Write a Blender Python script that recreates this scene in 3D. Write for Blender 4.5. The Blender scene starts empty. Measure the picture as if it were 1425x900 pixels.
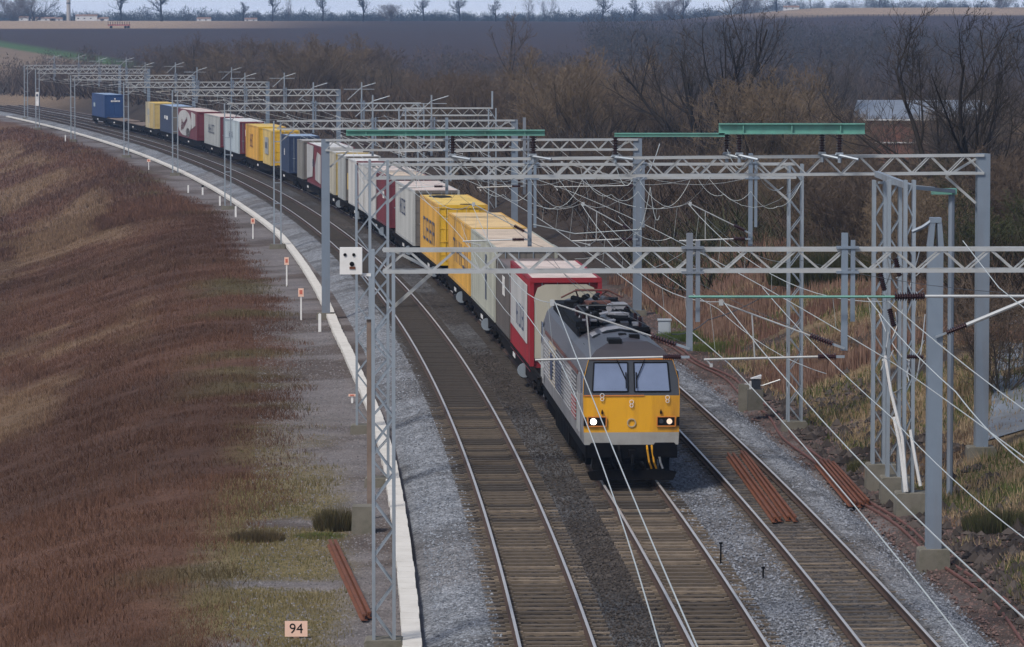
import bpy, math, random
import numpy as np
from mathutils import Vector

random.seed(7)
RNG = np.random.default_rng(11)
scene = bpy.context.scene
COL = scene.collection
R = math.radians

# ------------------------------------------------------------------ camera, sky, sun, exposure
FOC, CAMH, CXP = 6000.0, 12.4, 712.5
PITCH = math.atan((450 - 38) / FOC)
cam_d = bpy.data.cameras.new("camera")
cam_d.sensor_width = 36.0
cam_d.lens = 36.0 * FOC / 1425.0
cam_d.clip_start = 1.0
cam_d.clip_end = 20000.0
cam = bpy.data.objects.new("camera", cam_d)
COL.objects.link(cam)
cam.location = (0, 0, CAMH)
cam.rotation_euler = (math.pi / 2 - PITCH, 0, 0)
scene.camera = cam

SUN_EL, SUN_ROT = 52.0, 220.0          # sun azimuth clockwise from +Y: behind the camera, to the left
world = bpy.data.worlds.new("World")
scene.world = world
world.use_nodes = True
wn = world.node_tree
sky = wn.nodes.new("ShaderNodeTexSky")
sky.sky_type = 'NISHITA'
sky.sun_disc = False
sky.sun_elevation = R(SUN_EL)
sky.sun_rotation = R(SUN_ROT)
sky.air_density = 1.0
sky.dust_density = 3.0
sky.ozone_density = 2.5
bg = wn.nodes["Background"]
bg.inputs["Strength"].default_value = 0.058
# pale overcast band low over the horizon, broken by soft cloud
_tc = wn.nodes.new("ShaderNodeTexCoord"); _sx = wn.nodes.new("ShaderNodeSeparateXYZ")
wn.links.new(_tc.outputs["Generated"], _sx.inputs[0])
_mr = wn.nodes.new("ShaderNodeMapRange"); _mr.interpolation_type = 'SMOOTHSTEP'
_mr.inputs[1].default_value = 0.16; _mr.inputs[2].default_value = 0.0; _mr.inputs[3].default_value = 0.0; _mr.inputs[4].default_value = 0.9
wn.links.new(_sx.outputs["Z"], _mr.inputs[0])
_cn = wn.nodes.new("ShaderNodeTexNoise"); _cn.inputs["Scale"].default_value = 9.0; _cn.inputs["Detail"].default_value = 5
_mp = wn.nodes.new("ShaderNodeMapping"); _mp.inputs["Scale"].default_value = (1, 1, 14)
wn.links.new(_tc.outputs["Generated"], _mp.inputs["Vector"]); wn.links.new(_mp.outputs["Vector"], _cn.inputs["Vector"])
_cc = wn.nodes.new("ShaderNodeMix"); _cc.data_type = 'RGBA'
_cc.inputs[6].default_value = (5.5, 6.6, 9.0, 1); _cc.inputs[7].default_value = (11.0, 11.4, 12.5, 1)
wn.links.new(_cn.outputs["Fac"], _cc.inputs[0])
_mx = wn.nodes.new("ShaderNodeMix"); _mx.data_type = 'RGBA'
wn.links.new(_mr.outputs[0], _mx.inputs[0]); wn.links.new(sky.outputs["Color"], _mx.inputs[6]); wn.links.new(_cc.outputs[2], _mx.inputs[7])
wn.links.new(_mx.outputs[2], bg.inputs["Color"])

sun_d = bpy.data.lights.new("sun", 'SUN')
sun_d.energy = 1.5
sun_d.angle = R(10)
sun_d.color = (1.0, 0.96, 0.9)
sun = bpy.data.objects.new("sun", sun_d)
COL.objects.link(sun)
_d = Vector((math.sin(R(SUN_ROT)) * math.cos(R(SUN_EL)), math.cos(R(SUN_ROT)) * math.cos(R(SUN_EL)), math.sin(R(SUN_EL))))
sun.rotation_euler = (-_d).to_track_quat('-Z', 'Y').to_euler()

scene.view_settings.view_transform = 'Standard'
scene.view_settings.look = 'None'
scene.view_settings.gamma = 1.0
scene.view_settings.use_curve_mapping = False
scene.view_settings.exposure = 0.93

# ------------------------------------------------------------------ helpers
CC, SS = math.cos(PITCH), math.sin(PITCH)

def ray(px, py):
    u = (px - CXP) / FOC
    v = -(py - 450) / FOC
    return u, CC + v * SS, -SS + v * CC

def at(px, py, z=0.0):
    """point of the plane of height z seen at a photo pixel"""
    a, b, c = ray(px, py)
    t = (z - CAMH) / c
    return Vector((a * t, b * t, z))

def atY(px, py, Y):
    a, b, c = ray(px, py)
    t = Y / b
    return Vector((a * t, Y, CAMH + c * t))

# plan of the line: X of the left-hand track's centre as a function of Y
CF = (0.86482488, -3.23912018, -2.19867543, 0.06082356)
def _x1(Y):
    t = (Y - 90) / 100
    return CF[0] + CF[1] * t + CF[2] * t * t + CF[3] * t ** 3
def _dx(Y):
    t = (Y - 90) / 100
    return (CF[1] + 2 * CF[2] * t + 3 * CF[3] * t * t) / 100
YB = 660.0
def X1(Y):
    Y = np.asarray(Y, float)
    Yc = np.clip(Y, 20, YB)
    return _x1(Yc) + np.where(Y > YB, (Y - YB) * _dx(YB), np.where(Y < 20, (Y - 20) * _dx(20.0), 0))
def DX(Y):
    return _dx(np.clip(np.asarray(Y, float), 20, YB))
def tp(Y, off, z=0.0):
    d = float(DX(Y)); n = math.hypot(1, d)
    return Vector((float(X1(Y)) + off / n, Y - off * d / n, z))
T_OFF = (-0.08, 3.4, 6.82)
# arc length table, S = 0 at Y = 60
_YS = np.arange(0, 900, 0.5)
_SS = np.concatenate([[0], np.cumsum(0.5 * np.sqrt(1 + DX(_YS[:-1] + 0.25) ** 2))])
_SS -= np.interp(60, _YS, _SS)
def YofS(s):
    return float(np.interp(s, _SS, _YS))

def vnoise(x, y, scale, seed=0):
    x = np.asarray(x, float) / scale + 1000.37 + seed * 17.3
    y = np.asarray(y, float) / scale + 1000.11 + seed * 9.7
    xi = np.floor(x).astype(np.int64); yi = np.floor(y).astype(np.int64)
    fx = x - xi; fy = y - yi
    fx = fx * fx * (3 - 2 * fx); fy = fy * fy * (3 - 2 * fy)
    def h(a, b):
        n = (a * 374761393 + b * 668265263 + seed * 974711) & 0x7fffffff
        n = ((n ^ (n >> 13)) * 1274126177) & 0x7fffffff
        return ((n ^ (n >> 16)) & 0xffff) / 65535.0
    return (h(xi, yi) * (1 - fx) + h(xi + 1, yi) * fx) * (1 - fy) + (h(xi, yi + 1) * (1 - fx) + h(xi + 1, yi + 1) * fx) * fy
def fbm(x, y, scale, seed=0, n=4):
    a = 0; w = 0.5; t = 0
    for k in range(n):
        a = a + w * vnoise(x, y, scale / 2 ** k, seed + k); t += w; w *= 0.5
    return a / t

def sstep(a, b, x):
    t = np.clip((np.asarray(x, float) - a) / (b - a), 0, 1)
    return t * t * (3 - 2 * t)

def ground_z(x, y):
    x = np.asarray(x, float); y = np.asarray(y, float)
    u = x - X1(y)
    z = np.full(np.broadcast(x, y).shape, -0.5)
    z = z - 0.06 * sstep(-3.0, -5.0, u)
    # left embankment falls to a field
    z = z - 3.4 * sstep(-7.5, -22.0, u)
    # right bank
    z = z + 0.12 * sstep(9.8, 11.0, u) + 2.2 * sstep(10.9, 17.5, u) * (0.55 + 0.45 * sstep(100, 160, y))
    z = z - 2.6 * sstep(24, 60, u) * sstep(90, 300, y)
    near = 1 - sstep(640, 900, y)
    rise = 6.5 * sstep(60, 150, x) * sstep(1700, 2060, y) * sstep(2700, 2200, y)
    bump = (fbm(x, y, 6.0, 3) - 0.5) * (0.22 * sstep(-4.6, -9, u) + 0.7 * sstep(10.6, 14, u))
    z = z + bump
    # beyond the wood: a long rise to a crest, then a shallow dip
    far = np.interp(y, [0, 650, 900, 1400, 1900, 2060, 2300, 3500, 7000], [-3, -3, 0.5, 7.0, 14.6, 15.4, 14.0, 9.0, -20.0])
    far = far + (fbm(x, y, 260, 8) - 0.5) * 1.5 * sstep(800, 1400, y)
    return z * near + (far + rise) * (1 - near)

def gz(x, y):
    return float(ground_z(np.array([x]), np.array([y]))[0])

def at_g(px, py):
    a, b, c = ray(px, py); t0 = 60.0
    while t0 < 900:
        if CAMH + c * t0 < gz(a * t0, b * t0): break
        t0 += 0.25
    return Vector((a * t0, b * t0, CAMH + c * t0))

class MB:
    def __init__(s): s.v = []; s.f = []
    def add(s, vs, fs):
        o = len(s.v); s.v += [tuple(p) for p in vs]; s.f += [tuple(i + o for i in f) for f in fs]; return s
    def box(s, c, d, ax=None):
        cx, cy, cz = c; a, b, h = d[0] / 2, d[1] / 2, d[2] / 2
        p = [(-a, -b, -h), (a, -b, -h), (a, b, -h), (-a, b, -h), (-a, -b, h), (a, -b, h), (a, b, h), (-a, b, h)]
        if ax:
            ca, sa = math.cos(ax), math.sin(ax)
            p = [(x * ca - y * sa, x * sa + y * ca, z) for x, y, z in p]
        return s.add([(x + cx, y + cy, z + cz) for x, y, z in p],
                     [(0, 3, 2, 1), (4, 5, 6, 7), (0, 1, 5, 4), (1, 2, 6, 5), (2, 3, 7, 6), (3, 0, 4, 7)])
    def bar(s, p0, p1, w, h=None):
        h = h or w
        p0 = Vector(p0); p1 = Vector(p1); d = (p1 - p0)
        if d.length < 1e-6: return s
        d.normalize()
        up = Vector((0, 0, 1)) if abs(d.z) < 0.95 else Vector((0, 1, 0))
        a = d.cross(up).normalized(); b = a.cross(d).normalized()
        a *= w / 2; b *= h / 2
        vs = [p0 - a - b, p0 + a - b, p0 + a + b, p0 - a + b, p1 - a - b, p1 + a - b, p1 + a + b, p1 - a + b]
        return s.add(vs, [(0, 1, 2, 3), (7, 6, 5, 4), (0, 4, 5, 1), (1, 5, 6, 2), (2, 6, 7, 3), (3, 7, 4, 0)])
    def tube(s, p0, p1, r0, r1=None, n=8, cap=True):
        r1 = r0 if r1 is None else r1
        p0 = Vector(p0); p1 = Vector(p1); d = (p1 - p0)
        if d.length < 1e-6: return s
        d.normalize()
        up = Vector((0, 0, 1)) if abs(d.z) < 0.95 else Vector((0, 1, 0))
        a = d.cross(up).normalized(); b = a.cross(d).normalized()
        vs = []
        for p, r in ((p0, r0), (p1, r1)):
            for k in range(n):
                t = 2 * math.pi * k / n
                vs.append(p + a * (math.cos(t) * r) + b * (math.sin(t) * r))
        fs = [(k, (k + 1) % n, n + (k + 1) % n, n + k) for k in range(n)]
        if cap: fs += [tuple(range(n - 1, -1, -1)), tuple(range(n, 2 * n))]
        return s.add(vs, fs)
    def path(s, pts, r, n=5):
        for a, b in zip(pts[:-1], pts[1:]): s.tube(a, b, r, r, n, False)
        return s
    def prism(s, poly, axis, d0, d1):
        """polygon in the two other axes, extruded along axis (0,1,2)"""
        n = len(poly)
        def mk(p, d):
            q = [0, 0, 0]; o = [i for i in range(3) if i != axis]
            q[axis] = d; q[o[0]] = p[0]; q[o[1]] = p[1]; return q
        vs = [mk(p, d0) for p in poly] + [mk(p, d1) for p in poly]
        fs = [tuple(range(n - 1, -1, -1)), tuple(range(n, 2 * n))] + [(k, (k + 1) % n, n + (k + 1) % n, n + k) for k in range(n)]
        return s.add(vs, fs)
    def build(s, name, m, parent=None, loc=None, origin=None, smooth=False):
        me = bpy.data.meshes.new(name)
        v = s.v
        if origin is not None:
            ox, oy, oz = origin
            v = [(x - ox, y - oy, z - oz) for x, y, z in v]
        me.from_pydata(v, [], s.f); me.update()
        if smooth: me.polygons.foreach_set('use_smooth', [True] * len(me.polygons))
        if m: me.materials.append(m)
        o = bpy.data.objects.new(name, me); COL.objects.link(o)
        if parent: o.parent = parent
        if loc is not None: o.location = loc
        return o

def mesh_np(name, V, F, m, parent=None, color=None, attrs=None, smooth=False):
    me = bpy.data.meshes.new(name)
    V = np.asarray(V, np.float32); F = np.asarray(F, np.int32)
    k = F.shape[1]
    me.vertices.add(len(V)); me.vertices.foreach_set('co', V.ravel())
    me.loops.add(F.size); me.loops.foreach_set('vertex_index', F.ravel())
    me.polygons.add(len(F)); me.polygons.foreach_set('loop_start', np.arange(0, F.size, k, dtype=np.int32))
    me.polygons.foreach_set('use_smooth', np.full(len(F), smooth))
    me.update(calc_edges=True)
    if color is not None:
        a = me.color_attributes.new('tint', 'FLOAT_COLOR', 'POINT')
        c = np.ones((len(V), 4), np.float32); c[:, :3] = color
        a.data.foreach_set('color', c.ravel())
    for n_, arr in (attrs or {}).items():
        a = me.attributes.new(n_, 'FLOAT', 'POINT'); a.data.foreach_set('value', np.asarray(arr, np.float32))
    if m: me.materials.append(m)
    o = bpy.data.objects.new(name, me); COL.objects.link(o)
    if parent: o.parent = parent
    return o

def tag(o, label=None, cat=None, group=None, kind=None):
    if label: o['label'] = label
    if cat: o['category'] = cat
    if group: o['group'] = group
    if kind: o['kind'] = kind
    return o
def thing(name, label, cat, loc=(0, 0, 0), rz=0.0, group=None):
    o = bpy.data.objects.new(name, None); COL.objects.link(o)
    o.location = loc; o.rotation_euler = (0, 0, rz); o.empty_display_size = 0.3
    return tag(o, label, cat, group)
def copy_tree(o, parent=None):
    c = o.copy(); COL.objects.link(c)
    c.parent = parent
    for ch in list(o.children): copy_tree(ch, c)
    return c

# ------------------------------------------------------------------ materials
def nn(nt, t, **kw):
    n = nt.nodes.new(t)
    for k, v in kw.items(): setattr(n, k, v)
    return n
def mat(name, col, rough=0.7, metal=0.0, var=0.15, scale=3.0, bump=0.0, bscale=40.0, dirt=None, dirt_amt=0.4, dirt_scale=1.2, streak=False, spec=None):
    m = bpy.data.materials.new(name); m.use_nodes = True
    nt = m.node_tree; b = nt.nodes["Principled BSDF"]
    b.inputs["Roughness"].default_value = rough; b.inputs["Metallic"].default_value = metal
    if spec is not None: b.inputs["Specular IOR Level"].default_value = spec
    tc = nn(nt, "ShaderNodeTexCoord")
    no = nn(nt, "ShaderNodeTexNoise"); no.inputs["Scale"].default_value = scale; no.inputs["Detail"].default_value = 6
    nt.links.new(tc.outputs["Object"], no.inputs["Vector"])
    mx = nn(nt, "ShaderNodeMix", data_type='RGBA')
    mx.inputs[6].default_value = tuple(c * (1 - var) for c in col) + (1,)
    mx.inputs[7].default_value = tuple(min(1, c * (1 + var)) for c in col) + (1,)
    nt.links.new(no.outputs["Fac"], mx.inputs[0])
    out = mx.outputs[2]
    if dirt is not None:
        mp = nn(nt, "ShaderNodeMapping")
        if streak: mp.inputs["Scale"].default_value = (1, 1, 0.12)
        nt.links.new(tc.outputs["Object"], mp.inputs["Vector"])
        n2 = nn(nt, "ShaderNodeTexNoise"); n2.inputs["Scale"].default_value = dirt_scale; n2.inputs["Detail"].default_value = 8; n2.inputs["Roughness"].default_value = 0.65
        nt.links.new(mp.outputs["Vector"], n2.inputs["Vector"])
        rp = nn(nt, "ShaderNodeValToRGB"); rp.color_ramp.elements[0].position = 0.45; rp.color_ramp.elements[1].position = 0.72
        rp.color_ramp.elements[1].color = (dirt_amt,) * 3 + (1,)
        nt.links.new(n2.outputs["Fac"], rp.inputs["Fac"])
        m2 = nn(nt, "ShaderNodeMix", data_type='RGBA'); m2.inputs[7].default_value = tuple(dirt) + (1,)
        nt.links.new(rp.outputs["Color"], m2.inputs[0]); nt.links.new(out, m2.inputs[6]); out = m2.outputs[2]
    nt.links.new(out, b.inputs["Base Color"])
    if bump:
        n3 = nn(nt, "ShaderNodeTexNoise"); n3.inputs["Scale"].default_value = bscale; n3.inputs["Detail"].default_value = 5
        nt.links.new(tc.outputs["Object"], n3.inputs["Vector"])
        bp = nn(nt, "ShaderNodeBump"); bp.inputs["Strength"].default_value = bump; bp.inputs["Distance"].default_value = 0.02
        nt.links.new(n3.outputs["Fac"], bp.inputs["Height"]); nt.links.new(bp.outputs["Normal"], b.inputs["Normal"])
    return m

def mat_tint(name, rough=0.9, mul=1.0, spec=0.2, noise=0.0, nscale=1.0, bump=0.0):
    """surface whose own colour is stored per vertex (soil, stems, leaves)"""
    m = bpy.data.materials.new(name); m.use_nodes = True
    nt = m.node_tree; b = nt.nodes["Principled BSDF"]
    b.inputs["Roughness"].default_value = rough; b.inputs["Specular IOR Level"].default_value = spec
    a = nn(nt, "ShaderNodeAttribute", attribute_name='tint')
    out = a.outputs["Color"]
    if noise:
        tc = nn(nt, "ShaderNodeTexCoord")
        acc = None
        for sc_, w in ((nscale, noise), (nscale * 7, noise * 0.9), (nscale * 32, noise * 1.7)):
            no = nn(nt, "ShaderNodeTexNoise"); no.inputs["Scale"].default_value = sc_; no.inputs["Detail"].default_value = 7; no.inputs["Roughness"].default_value = 0.7
            nt.links.new(tc.outputs["Object"], no.inputs["Vector"])
            mr = nn(nt, "ShaderNodeMapRange"); mr.inputs[1].default_value = 0.3; mr.inputs[2].default_value = 0.7; mr.inputs[3].default_value = 1 - w; mr.inputs[4].default_value = 1 + w
            nt.links.new(no.outputs["Fac"], mr.inputs[0])
            mm = nn(nt, "ShaderNodeMix", data_type='RGBA', blend_type='MULTIPLY'); mm.inputs[0].default_value = 1
            nt.links.new(out, mm.inputs[6]); nt.links.new(mr.outputs[0], mm.inputs[7]); out = mm.outputs[2]
        if bump:
            bp = nn(nt, "ShaderNodeBump"); bp.inputs["Strength"].default_value = bump; bp.inputs["Distance"].default_value = 0.08
            nt.links.new(no.outputs["Fac"], bp.inputs["Height"]); nt.links.new(bp.outputs["Normal"], b.inputs["Normal"])
    nt.links.new(out, b.inputs["Base Color"])
    return m

M = {}
M['galv'] = mat('galvanised steel', (0.30, 0.345, 0.39), 0.45, 0.35, 0.15, 2.0, dirt=(0.16, 0.13, 0.10), dirt_amt=0.45, dirt_scale=1.6, streak=True)
M['galv_light'] = mat('pale galvanised steel', (0.44, 0.455, 0.46), 0.45, 0.2, 0.12, 2.0, dirt=(0.30, 0.25, 0.18), dirt_amt=0.5, dirt_scale=1.2)
M['mast_grey'] = mat('grey painted mast', (0.20, 0.245, 0.30), 0.55, 0.2, 0.12, 2.5, dirt=(0.15, 0.10, 0.07), dirt_amt=0.4, dirt_scale=1.0, streak=True)
M['wire'] = mat('weathered wire', (0.46, 0.50, 0.50), 0.45, 0.1, 0.1, 1.0)
M['wire_dark'] = mat('dark wire', (0.05, 0.055, 0.06), 0.6, 0.2, 0.1, 1.0)
M['green_paint'] = mat('pale green paint', (0.12, 0.31, 0.25), 0.55, 0.0, 0.15, 2.0, dirt=(0.10, 0.16, 0.14), dirt_amt=0.6, dirt_scale=1.5)
M['insul'] = mat('brown porcelain', (0.035, 0.012, 0.014), 0.25, 0.0, 0.1, 3.0)
M['concrete'] = mat('old concrete', (0.16, 0.145, 0.115), 0.9, 0.0, 0.25, 4.0, bump=0.4, dirt=(0.07, 0.07, 0.045), dirt_amt=0.7, dirt_scale=2.5)
M['trough'] = mat('pale trough concrete', (0.62, 0.59, 0.54), 0.85, 0.0, 0.08, 3.0, bump=0.2, dirt=(0.35, 0.32, 0.27), dirt_amt=0.45, dirt_scale=1.5)
M['sleeper_dark'] = mat('dirty sleeper concrete', (0.060, 0.049, 0.040), 0.9, 0.0, 0.35, 4.0, bump=0.4)
M['sleeper_mid'] = mat('worn sleeper concrete', (0.118, 0.092, 0.068), 0.9, 0.0, 0.35, 4.0, bump=0.4)
M['sleeper'] = mat('sleeper concrete', (0.215, 0.168, 0.122), 0.9, 0.0, 0.35, 4.0, bump=0.4, dirt=(0.10, 0.075, 0.055), dirt_amt=0.8, dirt_scale=3.0)
M['rail_side'] = mat('rusty rail web', (0.055, 0.030, 0.020), 0.85, 0.1, 0.3, 3.0)
M['rail_top'] = mat('polished rail head', (0.60, 0.57, 0.55), 0.38, 0.5, 0.08, 0.8)
M['rust'] = mat('orange rust', (0.15, 0.048, 0.020), 0.85, 0.0, 0.35, 4.0, bump=0.3, dirt=(0.07, 0.03, 0.02), dirt_amt=0.7, dirt_scale=3.0)
M['rust_red'] = mat('dull red rust', (0.12, 0.05, 0.04), 0.85, 0.0, 0.3, 3.0)
M['black'] = mat('dirty black underframe', (0.004, 0.004, 0.005), 0.85, 0.0, 0.3, 3.0, spec=0.06, dirt=(0.016, 0.013, 0.011), dirt_amt=0.5, dirt_scale=2.0)
M['wagon'] = mat('grimy wagon steel', (0.009, 0.008, 0.008), 0.85, 0.0, 0.3, 2.0, spec=0.08, dirt=(0.040, 0.024, 0.016), dirt_amt=0.4, dirt_scale=1.5)
M['wheel'] = mat('brown wheel steel', (0.035, 0.026, 0.020), 0.7, 0.2, 0.3, 4.0)
M['deck_wood'] = mat('weathered deck', (0.20, 0.15, 0.12), 0.9, 0.0, 0.3, 3.0, dirt=(0.08, 0.05, 0.04), dirt_amt=0.7)
M['white_paint'] = mat('white paint', (0.75, 0.74, 0.72), 0.5, 0.0, 0.05, 3.0, dirt=(0.4, 0.36, 0.3), dirt_amt=0.4)
M['loco_grey'] = mat('locomotive grey', (0.25, 0.25, 0.26), 0.45, 0.0, 0.08, 1.5, dirt=(0.09, 0.075, 0.065), dirt_amt=0.7, dirt_scale=0.9, streak=True)
M['loco_band'] = mat('pale grey band', (0.36, 0.35, 0.33), 0.5, 0.0, 0.06, 2.0, dirt=(0.2, 0.17, 0.13), dirt_amt=0.5, dirt_scale=2)
M['loco_roof'] = mat('grey roof', (0.052, 0.047, 0.052), 0.38, 0.0, 0.2, 1.5, dirt=(0.05, 0.04, 0.04), dirt_amt=0.6, dirt_scale=0.8)
M['loco_roof_pale'] = mat('pale roof hatch', (0.30, 0.30, 0.325), 0.45, 0.0, 0.12, 1.5, dirt=(0.1, 0.08, 0.07), dirt_amt=0.6)
M['yellow'] = mat('warning yellow', (0.70, 0.34, 0.008), 0.4, 0.0, 0.06, 2.0, dirt=(0.30, 0.13, 0.015), dirt_amt=0.75, dirt_scale=1.4, streak=True)
M['orange_line'] = mat('orange line', (0.60, 0.20, 0.03), 0.5, 0.0, 0.05)
M['cab_dark'] = mat('dark cab surround', (0.030, 0.034, 0.042), 0.4, 0.0, 0.1)
M['glass'] = mat('cab glass', (0.16, 0.20, 0.30), 0.08, 0.0, 0.35, 1.2, spec=0.8)
M['rubber'] = mat('black rubber', (0.005, 0.005, 0.006), 0.7, 0.0, 0.2, spec=0.15)
M['grille'] = mat('grey grille slats', (0.34, 0.34, 0.35), 0.5, 0.1, 0.15)
M['grille_gap'] = mat('grille gap', (0.05, 0.048, 0.05), 0.7, 0.0, 0.2)
M['tan_panel'] = mat('tan panel', (0.42, 0.34, 0.22), 0.5, 0.0, 0.1)
M['navy'] = mat('navy lettering', (0.035, 0.05, 0.10), 0.5, 0.0, 0.1)
M['red'] = mat('signal red', (0.32, 0.008, 0.016), 0.45, 0.0, 0.1, 2.0, dirt=(0.16, 0.02, 0.02), dirt_amt=0.5)
M['faded_red'] = mat('faded red', (0.34, 0.06, 0.05), 0.5, 0.0, 0.15)
M['sign_face'] = mat('pinkish white sign', (0.82, 0.54, 0.42), 0.5, 0.0, 0.04)
M['sign_red'] = mat('sign red', (0.55, 0.14, 0.09), 0.5, 0.0, 0.1)
M['box_grey'] = mat('pale grey cabinet', (0.40, 0.44, 0.48), 0.5, 0.0, 0.08, dirt=(0.25, 0.24, 0.22), dirt_amt=0.5)
M['bark'] = mat('dark bark', (0.036, 0.030, 0.026), 0.95, 0.0, 0.3, 3.0, spec=0.1)
M['bark_black'] = mat('blackish bark', (0.016, 0.014, 0.013), 0.95, 0.0, 0.3, 3.0, spec=0.1)
M['bark_pale'] = mat('grey brown bark', (0.085, 0.070, 0.055), 0.95, 0.0, 0.3, 3.0, spec=0.1)
M['twig'] = mat('brown twigs', (0.115, 0.085, 0.064), 0.95, 0.0, 0.25, 0.5, spec=0.1)
M['twig_tan'] = mat('tan twigs', (0.165, 0.122, 0.082), 0.95, 0.0, 0.25, 0.5, spec=0.1)
M['twig_grey'] = mat('grey twigs', (0.085, 0.075, 0.070), 0.95, 0.0, 0.25, 0.5, spec=0.1)
M['twig_dark'] = mat('dark twigs', (0.055, 0.047, 0.042), 0.95, 0.0, 0.25, 0.5, spec=0.1)
M['twig_green'] = mat('mossy twigs', (0.055, 0.060, 0.028), 0.95, 0.0, 0.3, 0.5, spec=0.1)
M['stems'] = mat_tint('dead stems', 0.95, spec=0.1)
M['ground'] = mat_tint('ground', 0.95, spec=0.15, noise=0.28, nscale=0.55, bump=0.6)
def emis(name, col, st):
    m = bpy.data.materials.new(name); m.use_nodes = True
    b = m.node_tree.nodes["Principled BSDF"]; b.inputs["Base Color"].default_value = col + (1,)
    b.inputs["Emission Color"].default_value = col + (1,); b.inputs["Emission Strength"].default_value = st
    return m
M['lamp_on'] = emis('lit headlamp', (1.0, 0.93, 0.80), 3.0)
M['lamp_dim'] = emis('dim headlamp', (0.8, 0.6, 0.45), 0.35)

def ballast_material():
    m = bpy.data.materials.new('ballast'); m.use_nodes = True
    nt = m.node_tree; b = nt.nodes["Principled BSDF"]; b.inputs["Roughness"].default_value = 0.95; b.inputs["Specular IOR Level"].default_value = 0.2
    tc = nn(nt, "ShaderNodeTexCoord"); a = nn(nt, "ShaderNodeAttribute", attribute_name='tint')
    vo = nn(nt, "ShaderNodeTexVoronoi"); vo.inputs["Scale"].default_value = 15.0
    nt.links.new(tc.outputs["Object"], vo.inputs["Vector"])
    bw = nn(nt, "ShaderNodeSeparateColor"); nt.links.new(vo.outputs["Color"], bw.inputs["Color"])
    mr = nn(nt, "ShaderNodeMapRange"); mr.inputs[3].default_value = 0.45; mr.inputs[4].default_value = 1.6
    nt.links.new(bw.outputs[0], mr.inputs[0])
    mm = nn(nt, "ShaderNodeMix", data_type='RGBA', blend_type='MULTIPLY'); mm.inputs[0].default_value = 1
    nt.links.new(a.outputs["Color"], mm.inputs[6]); nt.links.new(mr.outputs[0], mm.inputs[7])
    no = nn(nt, "ShaderNodeTexNoise"); no.inputs["Scale"].default_value = 1.3; no.inputs["Detail"].default_value = 6
    nt.links.new(tc.outputs["Object"], no.inputs["Vector"])
    mr2 = nn(nt, "ShaderNodeMapRange"); mr2.inputs[1].default_value = 0.3; mr2.inputs[2].default_value = 0.7; mr2.inputs[3].default_value = 0.75; mr2.inputs[4].default_value = 1.25
    nt.links.new(no.outputs["Fac"], mr2.inputs[0])
    m3 = nn(nt, "ShaderNodeMix", data_type='RGBA', blend_type='MULTIPLY'); m3.inputs[0].default_value = 1
    nt.links.new(mm.outputs[2], m3.inputs[6]); nt.links.new(mr2.outputs[0], m3.inputs[7])
    nt.links.new(m3.outputs[2], b.inputs["Base Color"])
    bp = nn(nt, "ShaderNodeBump"); bp.inputs["Strength"].default_value = 1.0; bp.inputs["Distance"].default_value = 0.05
    nt.links.new(vo.outputs["Distance"], bp.inputs["Height"]); bp.invert = True
    nt.links.new(bp.outputs["Normal"], b.inputs["Normal"])
    return m
M['ballast'] = ballast_material()

# ------------------------------------------------------------------ ground sheet
def lerp3(a, b, t):
    return a[None, None, :] * (1 - t[..., None]) + b[None, None, :] * t[..., None] if a.ndim == 1 else a * (1 - t[..., None]) + b * t[..., None]
def left_cols(X, Y):
    U = X - X1(Y)
    A = lambda *c: np.array(c)
    o = np.ones(np.shape(X) + (3,)) * A(0.108, 0.062, 0.045)
    n = fbm(X, Y * 0.5, 7.0, 201); n2 = fbm(X, Y * 0.4, 15.0, 202); n3 = fbm(X, Y, 2.0, 203)
    def mix(o, c, t): return o * (1 - t[..., None]) + A(*c) * t[..., None]
    o = mix(o, (0.078, 0.046, 0.034), sstep(0.42, 0.70, n))
    o = mix(o, (0.135, 0.088, 0.060), sstep(0.48, 0.66, n2) * 0.8)
    o = mix(o, (0.185, 0.135, 0.090), sstep(0.42, 0.58, fbm(X, Y * 0.35, 6.0, 204)) * sstep(-10.5, -13.0, U) * sstep(-27, -20, U) * sstep(135, 165, Y) * 0.7)
    o = mix(o, (0.055, 0.034, 0.027), (0.5 + 0.5 * np.sin((U * 2.2 + n3 * 2.0))) * sstep(-18, -22, U) * sstep(150, 180, Y) * 0.75)
    o = o * np.array([1.06, 0.98, 0.90])
    o = mix(o, (0.105, 0.092, 0.045), sstep(0.58, 0.70, fbm(X, Y, 8.0, 205)) * sstep(-11, -7.5, U) * 0.7)
    return o
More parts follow.
